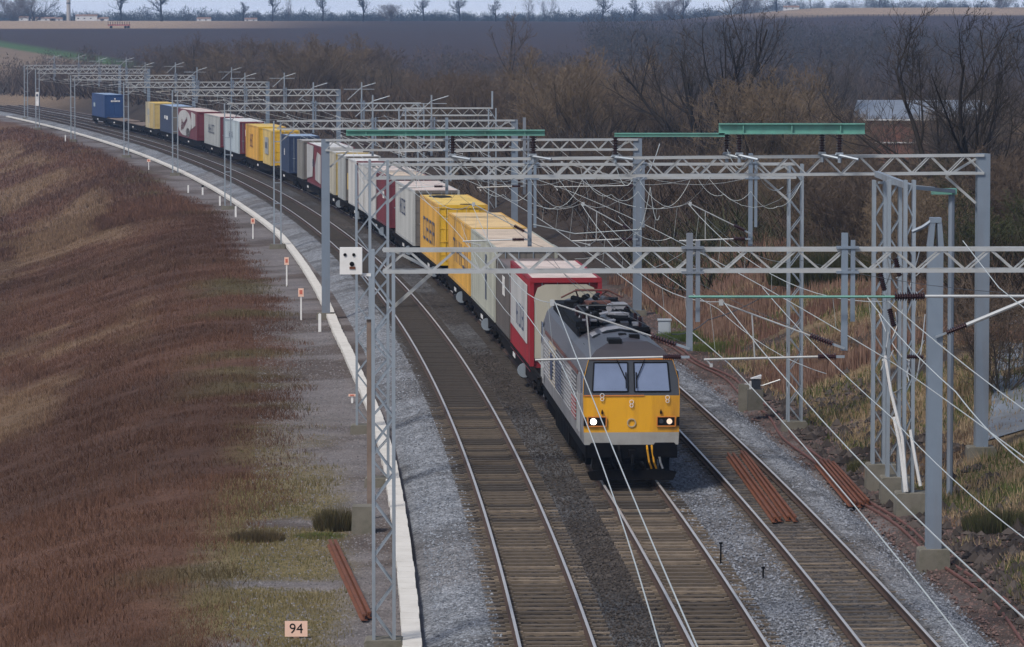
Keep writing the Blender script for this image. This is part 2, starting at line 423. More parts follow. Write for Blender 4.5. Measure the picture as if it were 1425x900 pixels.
def build_ground():
    ys = np.concatenate([np.arange(-60, 60, 6), np.arange(60, 260, 0.6), np.arange(260, 700, 2.5), np.arange(700, 2400, 12), np.arange(2400, 9001, 150)])
    us = np.concatenate([[-4000, -2500, -1500], np.arange(-900, -200, 40), np.arange(-200, -60, 8), np.arange(-60, -24, 1.5), np.arange(-24, 26, 0.4),
                         np.arange(26, 80, 1.5), np.arange(80, 260, 8), np.arange(260, 1000, 40), [1500, 2500, 4000]])
    U, Y = np.meshgrid(us, ys)
    X = X1(Y) + U
    Z = ground_z(X, Y)
    Z = np.where((U > -2.4) & (U < 9.2) & (Y < 660), -0.62, Z)
    n1 = fbm(X, Y, 4.0, 21); n2 = fbm(X, Y, 1.3, 22); n3 = fbm(X, Y, 14.0, 23); nf = fbm(X, Y, 90.0, 24)
    A = lambda *c: np.array(c)
    cess = A(0.165, 0.148, 0.145); mud = A(0.075, 0.055, 0.045); soil = A(0.052, 0.034, 0.026)
    c = np.ones(U.shape + (3,)) * cess
    c = lerp3(c, np.ones_like(c) * mud, sstep(0.45, 0.62, n1) * 0.75)
    # left: the cess gives way to scrub soil with an uneven edge
    edge = -5.2 - 1.3 * sstep(130, 104, Y) - 1.0 * (n3 - 0.5) * 2 - 0.9 * (n2 - 0.5) * 2
    c = lerp3(c, left_cols(X, Y) * 0.9, sstep(edge, edge - 1.6, U))
    moss = np.ones_like(c) * A(0.165, 0.132, 0.062)
    mossm = sstep(0.30, 0.48, fbm(X, Y, 3.2, 31)) * sstep(-3.8, -5.2, U + 1.2 * (n2 - 0.5)) * sstep(-8.6, -6.8, U) * sstep(150, 112, Y)
    c = lerp3(c, moss, mossm)
    # right: reddish gravel, then grass, bracken and wood floor
    red = np.ones_like(c) * A(0.075, 0.054, 0.046)
    c = lerp3(c, red, sstep(9.3, 9.9, U + (n2 - 0.5)) * 0.85)
    bank = np.ones_like(c) * A(0.17, 0.125, 0.075)
    bank = lerp3(bank, np.ones_like(c) * A(0.055, 0.062, 0.022), sstep(0.5, 0.62, fbm(X, Y, 7, 41)))
    bank = lerp3(bank, np.ones_like(c) * A(0.045, 0.035, 0.030), sstep(0.52, 0.66, n1))
    c = lerp3(c, bank, sstep(11.0, 12.2, U + 1.2 * (n1 - 0.5)))
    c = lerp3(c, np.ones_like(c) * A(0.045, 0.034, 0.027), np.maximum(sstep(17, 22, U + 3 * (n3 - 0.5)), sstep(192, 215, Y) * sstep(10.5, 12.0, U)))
    # distant fields on the rise
    fieldm = sstep(640, 760, Y)
    brown = np.ones_like(c) * A(0.048, 0.027, 0.022)
    brown = lerp3(brown, np.ones_like(c) * A(0.036, 0.024, 0.021), nf)
    tan = np.ones_like(c) * A(0.34, 0.245, 0.165); grn = np.ones_like(c) * A(0.06, 0.11, 0.035)
    f = brown
    Xn = X / np.maximum(Y, 1) * FOC + CXP        # bearing from the bridge, used only to lay out the field boundaries
    b1 = 1690 + 0.06 * (X + 700)
    f = lerp3(f, tan, sstep(b1, b1 + 24, Y) * sstep(-60, -170, X))
    f = lerp3(f, tan * 0.9, sstep(1880, 1900, Y) * sstep(95, 130, X))
    b2 = 1390 - 4.5 * (X + 166)
    f = lerp3(f, grn, sstep(b2 + 45, b2 + 30, Y) * sstep(-40, -70, X))
    f = lerp3(f, tan * 0.55, sstep(b2, b2 - 20, Y) * sstep(-40, -70, X))
    f = lerp3(f, np.ones_like(c) * A(0.10, 0.085, 0.06), sstep(2080, 2160, Y))
    c = lerp3(c, f, fieldm)
    ny, nu = U.shape
    V = np.stack([X, Y, Z], -1).reshape(-1, 3)
    i = np.arange(ny * nu).reshape(ny, nu)
    F = np.stack([i[:-1, :-1], i[:-1, 1:], i[1:, 1:], i[1:, :-1]], -1).reshape(-1, 4)
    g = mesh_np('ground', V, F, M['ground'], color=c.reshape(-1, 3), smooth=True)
    return tag(g, kind='structure')
build_ground()

def build_bed():
    ys = np.concatenate([np.arange(20, 75, 1.0), np.arange(75, 200, 0.22), np.arange(200, 320, 0.6), np.arange(320, 700, 3)])
    us = np.concatenate([[-3.0], np.arange(-2.75, 9.3, 0.14), [9.5]])
    U, Y = np.meshgrid(us, ys)
    prof = np.interp(U, [-3.0, -2.6, -1.75, 8.45, 9.0, 9.5], [-0.66, -0.45, -0.215, -0.215, -0.46, -0.78])
    Z = prof + (RNG.random(U.shape) - 0.5) * 0.05 * (U > -2.3) * (U < 9.1)
    for t in T_OFF:                                 # ballast lies a little lower in the four-foot
        Z = Z - 0.025 * ((np.abs(U - t) < 0.66))
    Z = Z - 0.05 * np.exp(-((U - 1.66) / 0.5) ** 2) - 0.04 * np.exp(-((U - 5.1) / 0.5) ** 2)
    D = DX(Y); N = np.sqrt(1 + D * D)
    X = X1(Y) + U / N; YY = Y - U * D / N
    A = lambda *c: np.array(c)
    blue = A(0.198, 0.207, 0.224); brn = A(0.038, 0.031, 0.026); dk = A(0.050, 0.044, 0.040)
    n = fbm(X, Y, 2.2, 51); nl = fbm(X, Y, 12, 52)
    c = np.ones(U.shape + (3,)) * blue
    c = lerp3(c, np.ones_like(c) * brn, np.clip(sstep(1.35, 1.0, np.abs(U - T_OFF[0])) * 1.0, 0, 1))
    c = lerp3(c, np.ones_like(c) * dk, sstep(0.95, 1.3, U) * sstep(2.6, 2.1, U) * (0.75 + 0.25 * sstep(0.4, 0.6, nl)))
    c = lerp3(c, np.ones_like(c) * brn, sstep(1.35, 1.0, np.abs(U - T_OFF[1])))
    c = lerp3(c, np.ones_like(c) * A(0.088, 0.080, 0.075), sstep(1.3, 0.9, np.abs(U - T_OFF[2])))
    c = lerp3(c, np.ones_like(c) * brn, sstep(0.48, 0.68, n) * 0.45)
    c = lerp3(c, np.ones_like(c) * A(0.11, 0.088, 0.072), sstep(0.5, 0.8, nl) * 0.35)
    ny, nu = U.shape
    V = np.stack([X, YY, Z], -1).reshape(-1, 3)
    i = np.arange(ny * nu).reshape(ny, nu)
    F = np.stack([i[:-1, :-1], i[:-1, 1:], i[1:, 1:], i[1:, :-1]], -1).reshape(-1, 4)
    tag(mesh_np('ballast_bed', V, F, M['ballast'], color=c.reshape(-1, 3)), kind='structure')
build_bed()

# loose stones lying on the bed, the shoulders and the cess
def scatter_stones(name, n, ulo, uhi, y0, y1, zfun, col, smin, smax, seed):
    r = np.random.default_rng(seed)
    Y = y0 + (y1 - y0) * r.random(n) ** 1.5; U = ulo + (uhi - ulo) * r.random(n)
    D = DX(Y); N = np.sqrt(1 + D * D)
    X = X1(Y) + U / N; YY = Y - U * D / N
    Z = zfun(X, YY, U)
    s = smin + (smax - smin) * r.random(n) ** 2
    base = np.array([(1, 0, 0), (0, 1, 0), (-1, 0, 0), (0, -1, 0), (0, 0, 0.8), (0, 0, -0.8)], float)
    P = base[None] * (0.6 + 0.8 * r.random((n, 6, 1)))
    a = r.random(n) * 6.28; ca, sa = np.cos(a)[:, None], np.sin(a)[:, None]
    px = P[..., 0] * ca - P[..., 1] * sa; py = P[..., 0] * sa + P[..., 1] * ca
    V = np.stack([X[:, None] + px * s[:, None], YY[:, None] + py * s[:, None], Z[:, None] + P[..., 2] * s[:, None]], -1).reshape(-1, 3)
    f = np.array([(0, 1, 4), (1, 2, 4), (2, 3, 4), (3, 0, 4), (1, 0, 5), (2, 1, 5), (3, 2, 5), (0, 3, 5)])
    F = (f[None] + (np.arange(n) * 6)[:, None, None]).reshape(-1, 3)
    c = np.array(col)[None] * (0.55 + 0.9 * r.random((n, 1))) * np.array([1, 1, 1])[None]
    c = np.repeat(c, 6, 0)
    return tag(mesh_np(name, V, F, M['stems'], color=c), kind='stuff')
def bedz(X, Y, U): return np.interp(U, [-3.0, -2.6, -1.75, 8.45, 9.0, 9.5], [-0.64, -0.44, -0.215, -0.215, -0.45, -0.6]) + 0.0
tag(scatter_stones('rubble', 2600, 10.0, 13.5, 84, 150, lambda X, Y, U: ground_z(X, Y) + 0.02, (0.058, 0.048, 0.043), 0.05, 0.24, 7), 'dark rubble and clods of earth along the foot of the right bank', 'rubble')
tag(scatter_stones('ballast_stones', 9000, -2.5, -1.1, 80, 190, bedz, (0.21, 0.225, 0.25), 0.015, 0.045, 1), 'blue grey ballast stones on the shoulder of the left track', 'stones')
tag(scatter_stones('ballast_stones', 13000, 4.3, 5.9, 80, 190, bedz, (0.20, 0.21, 0.235), 0.015, 0.045, 2), 'grey ballast stones between the middle and right tracks', 'stones')
tag(scatter_stones('ballast_stones', 9000, 7.9, 9.6, 80, 210, bedz, (0.20, 0.21, 0.235), 0.015, 0.045, 3), 'grey ballast stones on the shoulder of the right track', 'stones')
tag(scatter_stones('ballast_stones', 12000, 0.9, 2.5, 80, 170, bedz, (0.062, 0.053, 0.047), 0.015, 0.04, 4), 'brown ballast stones between the left and middle tracks', 'stones')
tag(scatter_stones('cess_stones', 22000, -7.0, -3.1, 82, 190, lambda X, Y, U: ground_z(X, Y), (0.16, 0.15, 0.15), 0.012, 0.04, 5), 'grey stones scattered on the path beside the trough', 'stones')
tag(scatter_stones('cess_stones', 22000, 9.3, 13.5, 82, 210, lambda X, Y, U: ground_z(X, Y), (0.135, 0.09, 0.08), 0.015, 0.06, 6), 'reddish stones scattered along the right cess', 'stones')

# ------------------------------------------------------------------ tracks
def sweep(profile, Ys, off, z0=0.0):
    n = len(profile); V = []; F = []
    for Y in Ys:
        d = float(DX(Y)); m = math.hypot(1, d)
        for (a, b) in profile:
            o = off + a
            V.append((float(X1(Y)) + o / m, Y - o * d / m, z0 + b))
    for k in range(len(Ys) - 1):
        for i in range(n):
            j = (i + 1) % n
            F.append((k * n + i, k * n + j, (k + 1) * n + j, (k + 1) * n + i))
    return V, F
RAIL_Y = list(np.arange(20, 250, 2.0)) + list(np.arange(250, 700, 6.0))
def make_track(off, label):
    t = thing('railway_track', label, 'railway track', tp(88, off, -0.2), 0, 'parallel railway tracks')
    ox = tuple(t.location)
    for s in (-0.7525, 0.7525):
        mb = MB(); mb.add(*sweep([(-0.07, -0.16), (0.07, -0.16), (0.07, -0.145), (0.011, -0.125), (0.011, -0.045), (0.036, -0.035), (0.036, -0.002), (-0.036, -0.002), (-0.036, -0.035), (-0.011, -0.045), (-0.011, -0.125), (-0.07, -0.145)], RAIL_Y, off + s))
        r = mb.build('rail', M['rail_side'], t, origin=ox)
        mb = MB(); mb.add(*sweep([(-0.034, -0.0035), (0.034, -0.0035), (0.026, 0.004), (-0.026, 0.004)], RAIL_Y, off + s))
        mb.build('running_surface', M['rail_top'], r, origin=ox)
    def sl(mb, Y):
        p = tp(Y, off); a = math.atan(-float(DX(Y)))
        z = (-0.212 if off < 6 else -0.246) + 0.030 * (float(vnoise(Y, off * 9, 9.0, 5)) - 0.45) + random.uniform(-0.012, 0.006)
        mb.box((p.x, p.y, z - 0.02), (2.46, 0.17, 0.09), -math.atan(float(DX(Y))))
        for s in (-1, 1):
            q = tp(Y, off + s * 0.7525)
            mb.box((q.x, q.y, z + 0.035), (0.34, 0.14, 0.04), -math.atan(float(DX(Y))))
    Y = 60.0; far = MB(); k = 0
    first = 82.0
    while Y < 520:
        if first < Y and k < 96:
            mb = MB(); sl(mb, Y); mb.build('sleeper', M[random.choice(('sleeper', 'sleeper_mid', 'sleeper_mid')) if Y < 104 + 14 * random.random() else random.choice(('sleeper_mid', 'sleeper_dark'))], t, origin=ox); k += 1
        else:
            sl(far, Y)
        Y += 0.65
    o = far.build('distant_sleepers', M['sleeper_dark'], t, origin=ox); o['kind'] = 'stuff'
make_track(T_OFF[0], 'left hand railway track nearest the white trough, empty, with bright rails')
make_track(T_OFF[1], 'middle railway track under the yellow fronted locomotive and its train')
make_track(T_OFF[2], 'right hand railway track with rusty loose rails lying between its rails')

# concrete cable trough beside the left track
def trough_off(Y): return np.interp(Y, [0, 85, 108, 125, 140, 160, 180, 225, 266, 310, 400, 520, 700], [-2.95, -2.98, -3.0, -3.02, -3.1, -3.35, -3.5, -3.3, -3.05, -3.3, -3.45, -3.5, -3.5])
mb = MB()
Y = 70.0
while Y < 620:
    L = 1.0 if Y < 240 else 4.0
    j = random.uniform(-0.012, 0.012)
    a = tp(Y + 0.01 * L, float(trough_off(Y)) + j, -0.34); b = tp(Y + 0.985 * L, float(trough_off(Y + L)) + j, -0.34)
    mb.bar(a, b, 0.40, 0.16); Y += L
tag(mb.build('cable_trough', M['trough']), 'long pale concrete cable trough curving along the left side of the tracks', 'cable trough')

# ------------------------------------------------------------------ overhead line structures
def xw(px, Y): return (px - CXP) * Y / FOC
def lattice_mast(mb, x, y, z0, z1, w=0.42, d=0.42, leg=0.07, step=0.55, rung=False, ang=0.0, lw=0.028):
    ca, sa = math.cos(ang), math.sin(ang)
    def q(a, b, z): return Vector((x + a * ca - b * sa, y + a * sa + b * ca, z))
    for sx in (-1, 1):
        for sy in (-1, 1):
            mb.bar(q(sx * w / 2, sy * d / 2, z0), q(sx * w / 2, sy * d / 2, z1), leg)
    n = max(2, int((z1 - z0) / step)); h = (z1 - z0) / n
    for k in range(n):
        za, zb = z0 + k * h, z0 + (k + 1) * h
        s = 1 if k % 2 else -1
        for sy in (-1, 1):
            if rung: mb.bar(q(-w / 2, sy * d / 2, za), q(w / 2, sy * d / 2, za), lw * 1.3)
            else: mb.bar(q(-s * w / 2, sy * d / 2, za), q(s * w / 2, sy * d / 2, zb), lw)
        for sx in (-1, 1):
            mb.bar(q(sx * w / 2, -s * d / 2, za), q(sx * w / 2, s * d / 2, zb), lw)
def lattice_boom(mb, p0, p1, dep, wid=0.42, ch=0.075, step=0.85, lw=0.03, chord_h=None):
    p0 = Vector(p0); p1 = Vector(p1); L = (p1 - p0).length; d = (p1 - p0) / L
    a = Vector((-d.y, d.x, 0)).normalized() * wid / 2
    dn = Vector((0, 0, -dep))
    for s in (-1, 1):
        mb.bar(p0 + a * s, p1 + a * s, ch, chord_h or ch); mb.bar(p0 + a * s + dn, p1 + a * s + dn, ch, chord_h or ch)
    n = max(2, int(L / step))
    for k in range(n):
        q0 = p0 + d * (L * k / n); q1 = p0 + d * (L * (k + 1) / n); qm = (q0 + q1) / 2
        for s in (-1, 1):
            mb.bar(q0 + a * s + dn, qm + a * s, lw); mb.bar(qm + a * s, q1 + a * s + dn, lw)
        mb.bar(q0 - a, q0 + a, lw); mb.bar(q0 - a, q1 + a, lw * 0.8)
        mb.bar(q0 - a + dn, q0 + a + dn, lw); mb.bar(q0 + a + dn, q1 - a + dn, lw * 0.8)
def solid_mast(mb, x, y, z0, z1, w=0.32, ang=0.0):
    # H section
    mb.box((x, y, (z0 + z1) / 2), (0.05, w - 0.05, z1 - z0), ang)
    c, s = math.cos(ang), math.sin(ang)
    for k in (-1, 1):
        mb.box((x - s * k * w / 2, y + c * k * w / 2, (z0 + z1) / 2), (w, 0.035, z1 - z0), ang)
def insulator(p0, p1, parent, origin, r=0.07, name='insulator', nr=9):
    p0 = Vector(p0); p1 = Vector(p1); mb = MB()
    mb.tube(p0, p1, r * 0.5, r * 0.5, 8)
    for k in range(nr):
        a = p0.lerp(p1, (k + 0.3) / nr); b = p0.lerp(p1, (k + 0.7) / nr)
        mb.tube(a, b, r, r * 0.75, 8)
    return mb.build(name, M['insul'], parent, origin=origin)
def footing(t, x, y, ztop, w=0.8, d=0.8, zb=None):
    zb = gz(x, y) - 0.35 if zb is None else zb
    mb = MB(); mb.prism([(-w / 2 - 0.03, zb), (w / 2 + 0.03, zb), (w / 2, ztop - 0.04), (w / 2 - 0.04, ztop), (-w / 2 + 0.04, ztop), (-w / 2, ztop - 0.04)], 1, -d / 2, d / 2)
    mb.v = [(a + x, b + y, c) for a, b, c in mb.v]
    return mb.build('footing', M['concrete'], t, origin=tuple(t.location))

SUPPORTS = []      # (Y, contact z, messenger z) of every place the wires hang
def cantilever(t, post, reach, zc, zm, stag, side=-1, parts=True):
    """registration tube and top tube carrying the wires of one track"""
    ox = tuple(t.location); dirv = Vector((side, 0, 0))
    end = post + dirv * reach
    g = MB()
    pz = Vector((post.x, post.y, zc + 0.18)); ez = Vector((end.x, end.y, zc + 0.12))
    i0 = pz + dirv * 0.18; i1 = pz + dirv * 0.55
    g.tube(i1, ez + dirv * 0.35, 0.026, n=6)
    tz = Vector((post.x, post.y, zc + 0.35)); tm = Vector((end.x, end.y, zm))
    j0 = tz.lerp(tm, 0.1); j1 = tz.lerp(tm, 0.28)
    g.tube(j1, tm, 0.019, n=6)
    g.tube(i1.lerp(ez, 0.65), tz.lerp(tm, 0.75), 0.016, n=5)
    w = Vector((end.x + stag, end.y, zc))
    g.tube(ez + dirv * 0.3, w, 0.016, n=5)
    g.box(tuple(tm), (0.09, 0.09, 0.12)); g.box(tuple(w), (0.06, 0.09, 0.07))
    o = g.build('cantilever', M['galv_light'], t, origin=ox)
    insulator(i0, i1, o, ox, 0.075); insulator(j0, j1, o, ox, 0.075)
    mb = MB(); mb.bar(pz, i0, 0.05); mb.bar(tz, j0, 0.05); mb.build('bracket', M['galv'], o, origin=ox)

def portal(label, Y, xl, xr, ztop, zbot, legs, zl=None, zr=None, posts=(1.75, 5.2), wires=(0, 1, 2), zc=5.5, zm=6.75, w=0.42, post_low=None,
           step=0.85, feeder=False, mats=('galv', 'galv_light'), right=True, extra=None, tilt=0.0, post_top=0.35, lw=0.03, foot_top=(None, None), leg_w=0.07):
    th = math.atan(float(DX(Y)))                       # boom square to the tracks
    c, s = math.cos(th), math.sin(th)
    L = (xr - xl) / c
    dirv = Vector((c, s, 0)) if False else Vector((c, -s * -1 if False else -s, 0))
    dirv = Vector((1, -float(DX(Y)), 0)).normalized()
    pl = Vector((xl, Y, 0)); pr = pl + dirv * ((xr - xl) / dirv.x)
    ang = math.atan2(dirv.y, dirv.x)
    zgl = gz(pl.x, pl.y); zgr = gz(pr.x, pr.y)
    t = thing('portal_gantry', label, 'railway gantry', (pl.x, pl.y, zgl), 0, 'overhead line gantries over the tracks')
    ox = tuple(t.location)
    fl = foot_top[0] if foot_top[0] is not None else zgl + 0.28
    fr = foot_top[1] if foot_top[1] is not None else zgr + 0.28
    for k, (p, zf) in enumerate(((pl, fl), (pr, fr))):
        if k == 1 and not right: continue
        mb = MB()
        if legs[k] == 'lat': lattice_mast(mb, p.x, p.y, zf - 0.02, ztop + (tilt if k else 0), w, w, leg_w, 0.55, ang=ang, lw=lw)
        elif legs[k] == 'rung': lattice_mast(mb, p.x, p.y, zf - 0.02, ztop, w, 0.3, leg_w, 1.1, True, ang=ang, lw=0.035)
        else: solid_mast(mb, p.x, p.y, zf - 0.02, ztop + (tilt if k else 0) + 0.05, 0.36, ang)
        mb.build('mast', M[mats[0]] if legs[k] != 'sol' else M['mast_grey'], t, origin=ox)
        footing(t, p.x, p.y, zf, 0.8 if Y < 200 else 0.9, 0.8)
    mb = MB()
    lattice_boom(mb, (pl.x, pl.y, ztop), (pr.x, pr.y, ztop + tilt), ztop - zbot, 0.42, 0.075 if Y < 160 else 0.09, step, lw)
    # knee braces and tapered end panels
    for p, q in ((pl, dirv), (pr, -dirv)):
        if p is pr and not right: continue
        e = Vector((p.x, p.y, 0)) + q * 0.2
        mb.bar(e + Vector((0, 0, zbot - 0.75)), e + q * 0.85 + Vector((0, 0, zbot)), 0.07)
        mb.bar(e + Vector((0, 0, ztop)), e + q * 0.85 + Vector((0, 0, zbot)), 0.06)
    mb.build('boom', M[mats[1]], t, origin=ox)
    for k, u in enumerate(posts):
        p = tp(Y, u); f = (p.x - pl.x) / dirv.x; p = pl + dirv * f
        lo = post_low if post_low is not None else zc - 0.1
        mb = MB()
        mb.box((p.x, p.y - 0.28, (ztop + post_top + lo) / 2), (0.13, 0.10, ztop + post_top - lo), ang)
        mb.box((p.x + 0.17, p.y - 0.28, (ztop + 0.2 + lo + 0.6) / 2), (0.09, 0.08, ztop + 0.2 - lo - 0.6), ang)
        mb.box((p.x + 0.06, p.y - 0.28, zbot - 0.02), (0.46, 0.14, 0.05), ang); mb.box((p.x + 0.06, p.y - 0.28, ztop + 0.05), (0.46, 0.14, 0.05), ang)
        mb.build('drop_post', M['mast_grey'], t, origin=ox)
        if feeder:
            mb = MB(); b = Vector((p.x, p.y, ztop))
            mb.bar(b, b + Vector((0, 0, 1.5)), 0.09); mb.tube(b + Vector((0, 0, 1.15)), b + Vector((1.0, 0, 1.45)), 0.022, n=5); mb.tube(b + Vector((-1.0, 0, 0.25)), b + Vector((0.05, 0, 1.2)), 0.024, n=5)
            mb.tube(b + Vector((-1.3, 0, 1.0)), b + Vector((0.9, 0, 1.0)), 0.02, n=5)
            mb.build('feeder_post', M['galv'], t, origin=ox)
    for k in wires:
        p = tp(Y, T_OFF[k]); stag = 0.2 if (len(SUPPORTS) % 2) else -0.2
        pu = [u for u in posts if u > T_OFF[k] + 0.4] or [None]
        if pu[0] is None:
            post = pr.copy(); post.y -= 0.25
        else:
            post = tp(Y, pu[0]); post.y -= 0.28
        post.z = 0
        cantilever(t, post, post.x - p.x, zc, zm, stag)
    SUPPORTS.append((Y, zc, zm))
    return t, pl, pr, dirv

# nearest gantry: lattice mast on the left, right mast out of the picture
Y1 = 88.7
p1 = portal('nearest lattice gantry, a white box on its left mast, crossing before the locomotive', Y1, xw(533, Y1), 13.4, 7.83, 7.39, ('lat', 'sol'),
       posts=(2.75, 5.95, ), wires=(0, 1), zc=5.45, zm=6.75, step=0.95, lw=0.032, post_low=5.75)
t, pl, pr, dv = p1; ox = tuple(t.location)
mb = MB(); mb.box((xw(489, Y1), Y1 - 0.3, (12.4 - (361 - 38) / 67.6)), (0.46, 0.18, 0.55)); mb.box((xw(509, Y1), Y1 - 0.25, 7.33), (0.22, 0.06, 0.06))
bx = mb.build('equipment_box', M['white_paint'], t, origin=ox)
mb = MB()
for (a, b, r_) in ((-0.12, 0.13, 0.035), (0.06, 0.13, 0.035), (0.02, -0.06, 0.05)):
    c0 = Vector((xw(489, Y1) + a, Y1 - 0.395, 7.62 + b)); mb.tube(c0, c0 + Vector((0, -0.012, 0)), r_, r_, 8)
mb.build('cable_hole', M['rubber'], bx, origin=ox)
mb = MB(); mb.box((xw(489, Y1) + 0.03, Y1 - 0.4, 7.48), (0.12, 0.012, 0.05)); mb.build('rust_stain', M['rust'], bx, origin=ox)
# long feeder tube under the nearest boom with its strain insulator
mb = MB(); zt = 6.88
mb.tube((xw(958, Y1), Y1 - 0.3, zt), (xw(1244, Y1), Y1 - 0.3, zt), 0.03, n=6); mb.build('cross_tube', M['green_paint'], t, origin=ox)
mb = MB(); mb.tube((xw(1284, Y1), Y1 - 0.3, zt + 0.01), (13.2, Y1 - 0.3, zt + 0.01), 0.035, n=6); mb.build('cross_tube', M['galv_light'], t, origin=ox)
insulator((xw(1244, Y1), Y1 - 0.3, zt), (xw(1286, Y1), Y1 - 0.3, zt + 0.01), t, ox, 0.10, nr=12)

# second gantry, tall grey mast on the right, with the green busbar beams above it
Y2 = 121.0
p2 = portal('tall gantry with a thick grey right mast, green beams standing above it', Y2, xw(527, Y2), xw(1372, Y2), 8.70, 8.20, ('lat', 'sol'), posts=(), wires=(),
            w=0.5, tilt=0.10, step=1.0, foot_top=(-0.25, 0.55))
SUPPORTS.pop()
# third gantry, lattice legs both sides
Y3 = 137.0
portal('gantry with slim lattice legs both sides standing just behind the locomotive', Y3, xw(505, Y3), xw(1109, Y3), 8.05, 7.62, ('lat', 'lat'), posts=(1.7, 5.15, 8.75), wires=(0, 1, 2),
       zc=5.5, zm=6.8, post_low=5.45)
Y4 = 191.0
portal('gantry on two plain solid masts beside the yellow containers', Y4, xw(453, Y4), xw(888, Y4), 7.42, 6.98, ('sol', 'sol'), posts=(1.7, 5.15), wires=(0, 1, 2), zc=5.2, zm=6.4, post_low=5.0, post_top=1.0)
Y5 = 252.0
portal('fifth gantry along the line, its left ladder mast beside the orange marker posts', Y5, xw(386, Y5), xw(716, Y5), 6.95, 6.5, ('rung', 'sol'), zc=5.0, zm=6.1, feeder=True, w=0.40, post_top=0.2)
Y6 = 307.0
t, pl, pr, dv = portal('gantry with a ladder mast left and a lattice mast right, beyond the navy container', Y6, xw(317, Y6), xw(585, Y6), 7.0, 6.5, ('rung', 'lat'), zc=5.0, zm=6.1, feeder=True, w=0.42)
ox = tuple(t.location)
Y6b = 292.0
pe = Vector((xw(685, Y6b), Y6b, 0)); ps = Vector((xw(560, Y6b), Y6b, 0))
t2 = thing('portal_gantry', 'short lattice boom on one lattice mast right of the longer gantry, by the wood', 'railway gantry', (pe.x, pe.y, gz(pe.x, pe.y)), 0, 'overhead line gantries over the tracks')
mb = MB(); lattice_mast(mb, pe.x, pe.y, gz(pe.x, pe.y) - 0.2, 6.95, 0.5, 0.5, 0.09, 0.7, lw=0.04); mb.build('mast', M['galv'], t2, origin=tuple(t2.location))
mb = MB(); lattice_boom(mb, (ps.x, ps.y, 6.95), (pe.x, pe.y, 6.95), 0.48, 0.42, 0.09, 0.9); mb.build('boom', M['galv_light'], t2, origin=tuple(t2.location))
mb = MB(); lattice_mast(mb, ps.x, ps.y, gz(ps.x, ps.y) - 0.2, 6.95, 0.45, 0.45, 0.09, 0.7, lw=0.04); mb.build('mast', M['galv'], t2, origin=tuple(t2.location))
mb = MB(); mb.bar(pe + Vector((0, 0, 6.9)), pe + Vector((0, 0, 8.1)), 0.12); mb.build('feeder_post', M['galv'], t2, origin=tuple(t2.location))
for Yk, a, b, lab in ((377.0, 244, 470, 'gantry over the white and maroon container, far along the curve'), (430.0, 176, 371, 'gantry just before the cream and blue containers, far along the curve'),
                      (491.0, 102, 268, 'far gantry beside the last dark blue container'), (548.0, 53, 205, 'farthest but one gantry, a white sign plate on its left mast'), (606.0, 37, 165, 'farthest gantry at the left edge of the wood')):
    zt = 6.95 if Yk < 500 else 7.1
    tt, a_, b_, d_ = portal(lab, Yk, xw(a, Yk), xw(b, Yk), zt, zt - 0.5, ('rung', 'sol'), zc=5.0, zm=6.1, feeder=True, w=0.45, leg_w=0.085, lw=0.045)
    if Yk == 548.0:
        mb = MB(); mb.box((a_.x, a_.y - 0.35, 12.4 - (137 - 38) * Yk / FOC), (0.42, 0.05, 1.75)); sg = mb.build('sign_plate', M['white_paint'], tt, origin=tuple(tt.location))
        mb = MB(); mb.box((a_.x, a_.y - 0.39, 12.4 - (132 - 38) * Yk / FOC), (0.22, 0.02, 0.3)); mb.build('sign_symbol', M['navy'], sg, origin=tuple(tt.location))

# green busbar beams on porcelain posts above the second gantry
s2 = FOC / Y2
def busbar(px0, px1, py, h, label, ins, extra=None):
    z = CAMH - (py - 38) / s2
    a = Vector((xw(px0, Y2), Y2, z)); b = Vector((xw(px1, Y2), Y2, z))
    t = thing('busbar_beam', label, 'green beam', tuple((a + b) / 2), 0, 'green beams above the second gantry')
    ox = tuple(t.location); mb = MB()
    mb.bar(a, b, 0.06, h); mb.bar(a + Vector((0, 0, h / 2)), b + Vector((0, 0, h / 2)), 0.26, 0.035); mb.bar(a - Vector((0, 0, h / 2)), b - Vector((0, 0, h / 2)), 0.26, 0.035)
    n = max(1, int((px1 - px0) / 55))
    for k in range(n):
        c = a.lerp(b, (k + 0.5) / n); mb.box(tuple(c), (0.03, 0.22, h * 0.96))
    mb.build('beam', M['green_paint'], t, origin=ox)
    for px, dy in ins:
        x = xw(px, Y2); zi = z - h / 2 - 0.02
        insulator((x, Y2 + dy, zi), (x, Y2 + dy, zi - 0.50), t, ox, 0.10, nr=7)
        mb = MB(); mb.tube((x, Y2 + dy, zi - 0.5), (x, Y2 + dy, 8.62), 0.05, n=6); mb.box((x, Y2 + dy, zi - 0.53), (0.2, 0.2, 0.05)); mb.tube((x - 0.1, Y2 + dy, zi - 0.56), (x + 0.5, Y2 + dy - 0.4, 8.72), 0.04, n=6)
        mb.build('clamp', M['galv'], t, origin=ox)
busbar(482, 758, 184, 0.13, 'long slim green beam above the containers, left of the other two', ((630, -0.1), (742, -0.1)))
busbar(855, 1008, 187, 0.07, 'thin green beam in the middle, joining the thick beam', ((856, -0.1),))
busbar(1000, 1203, 178.5, 0.27, 'thick green beam at the right above the gantry', ((1012, 0.3), (1028, -0.3), (1145, 0.3), (1167, -0.3)))

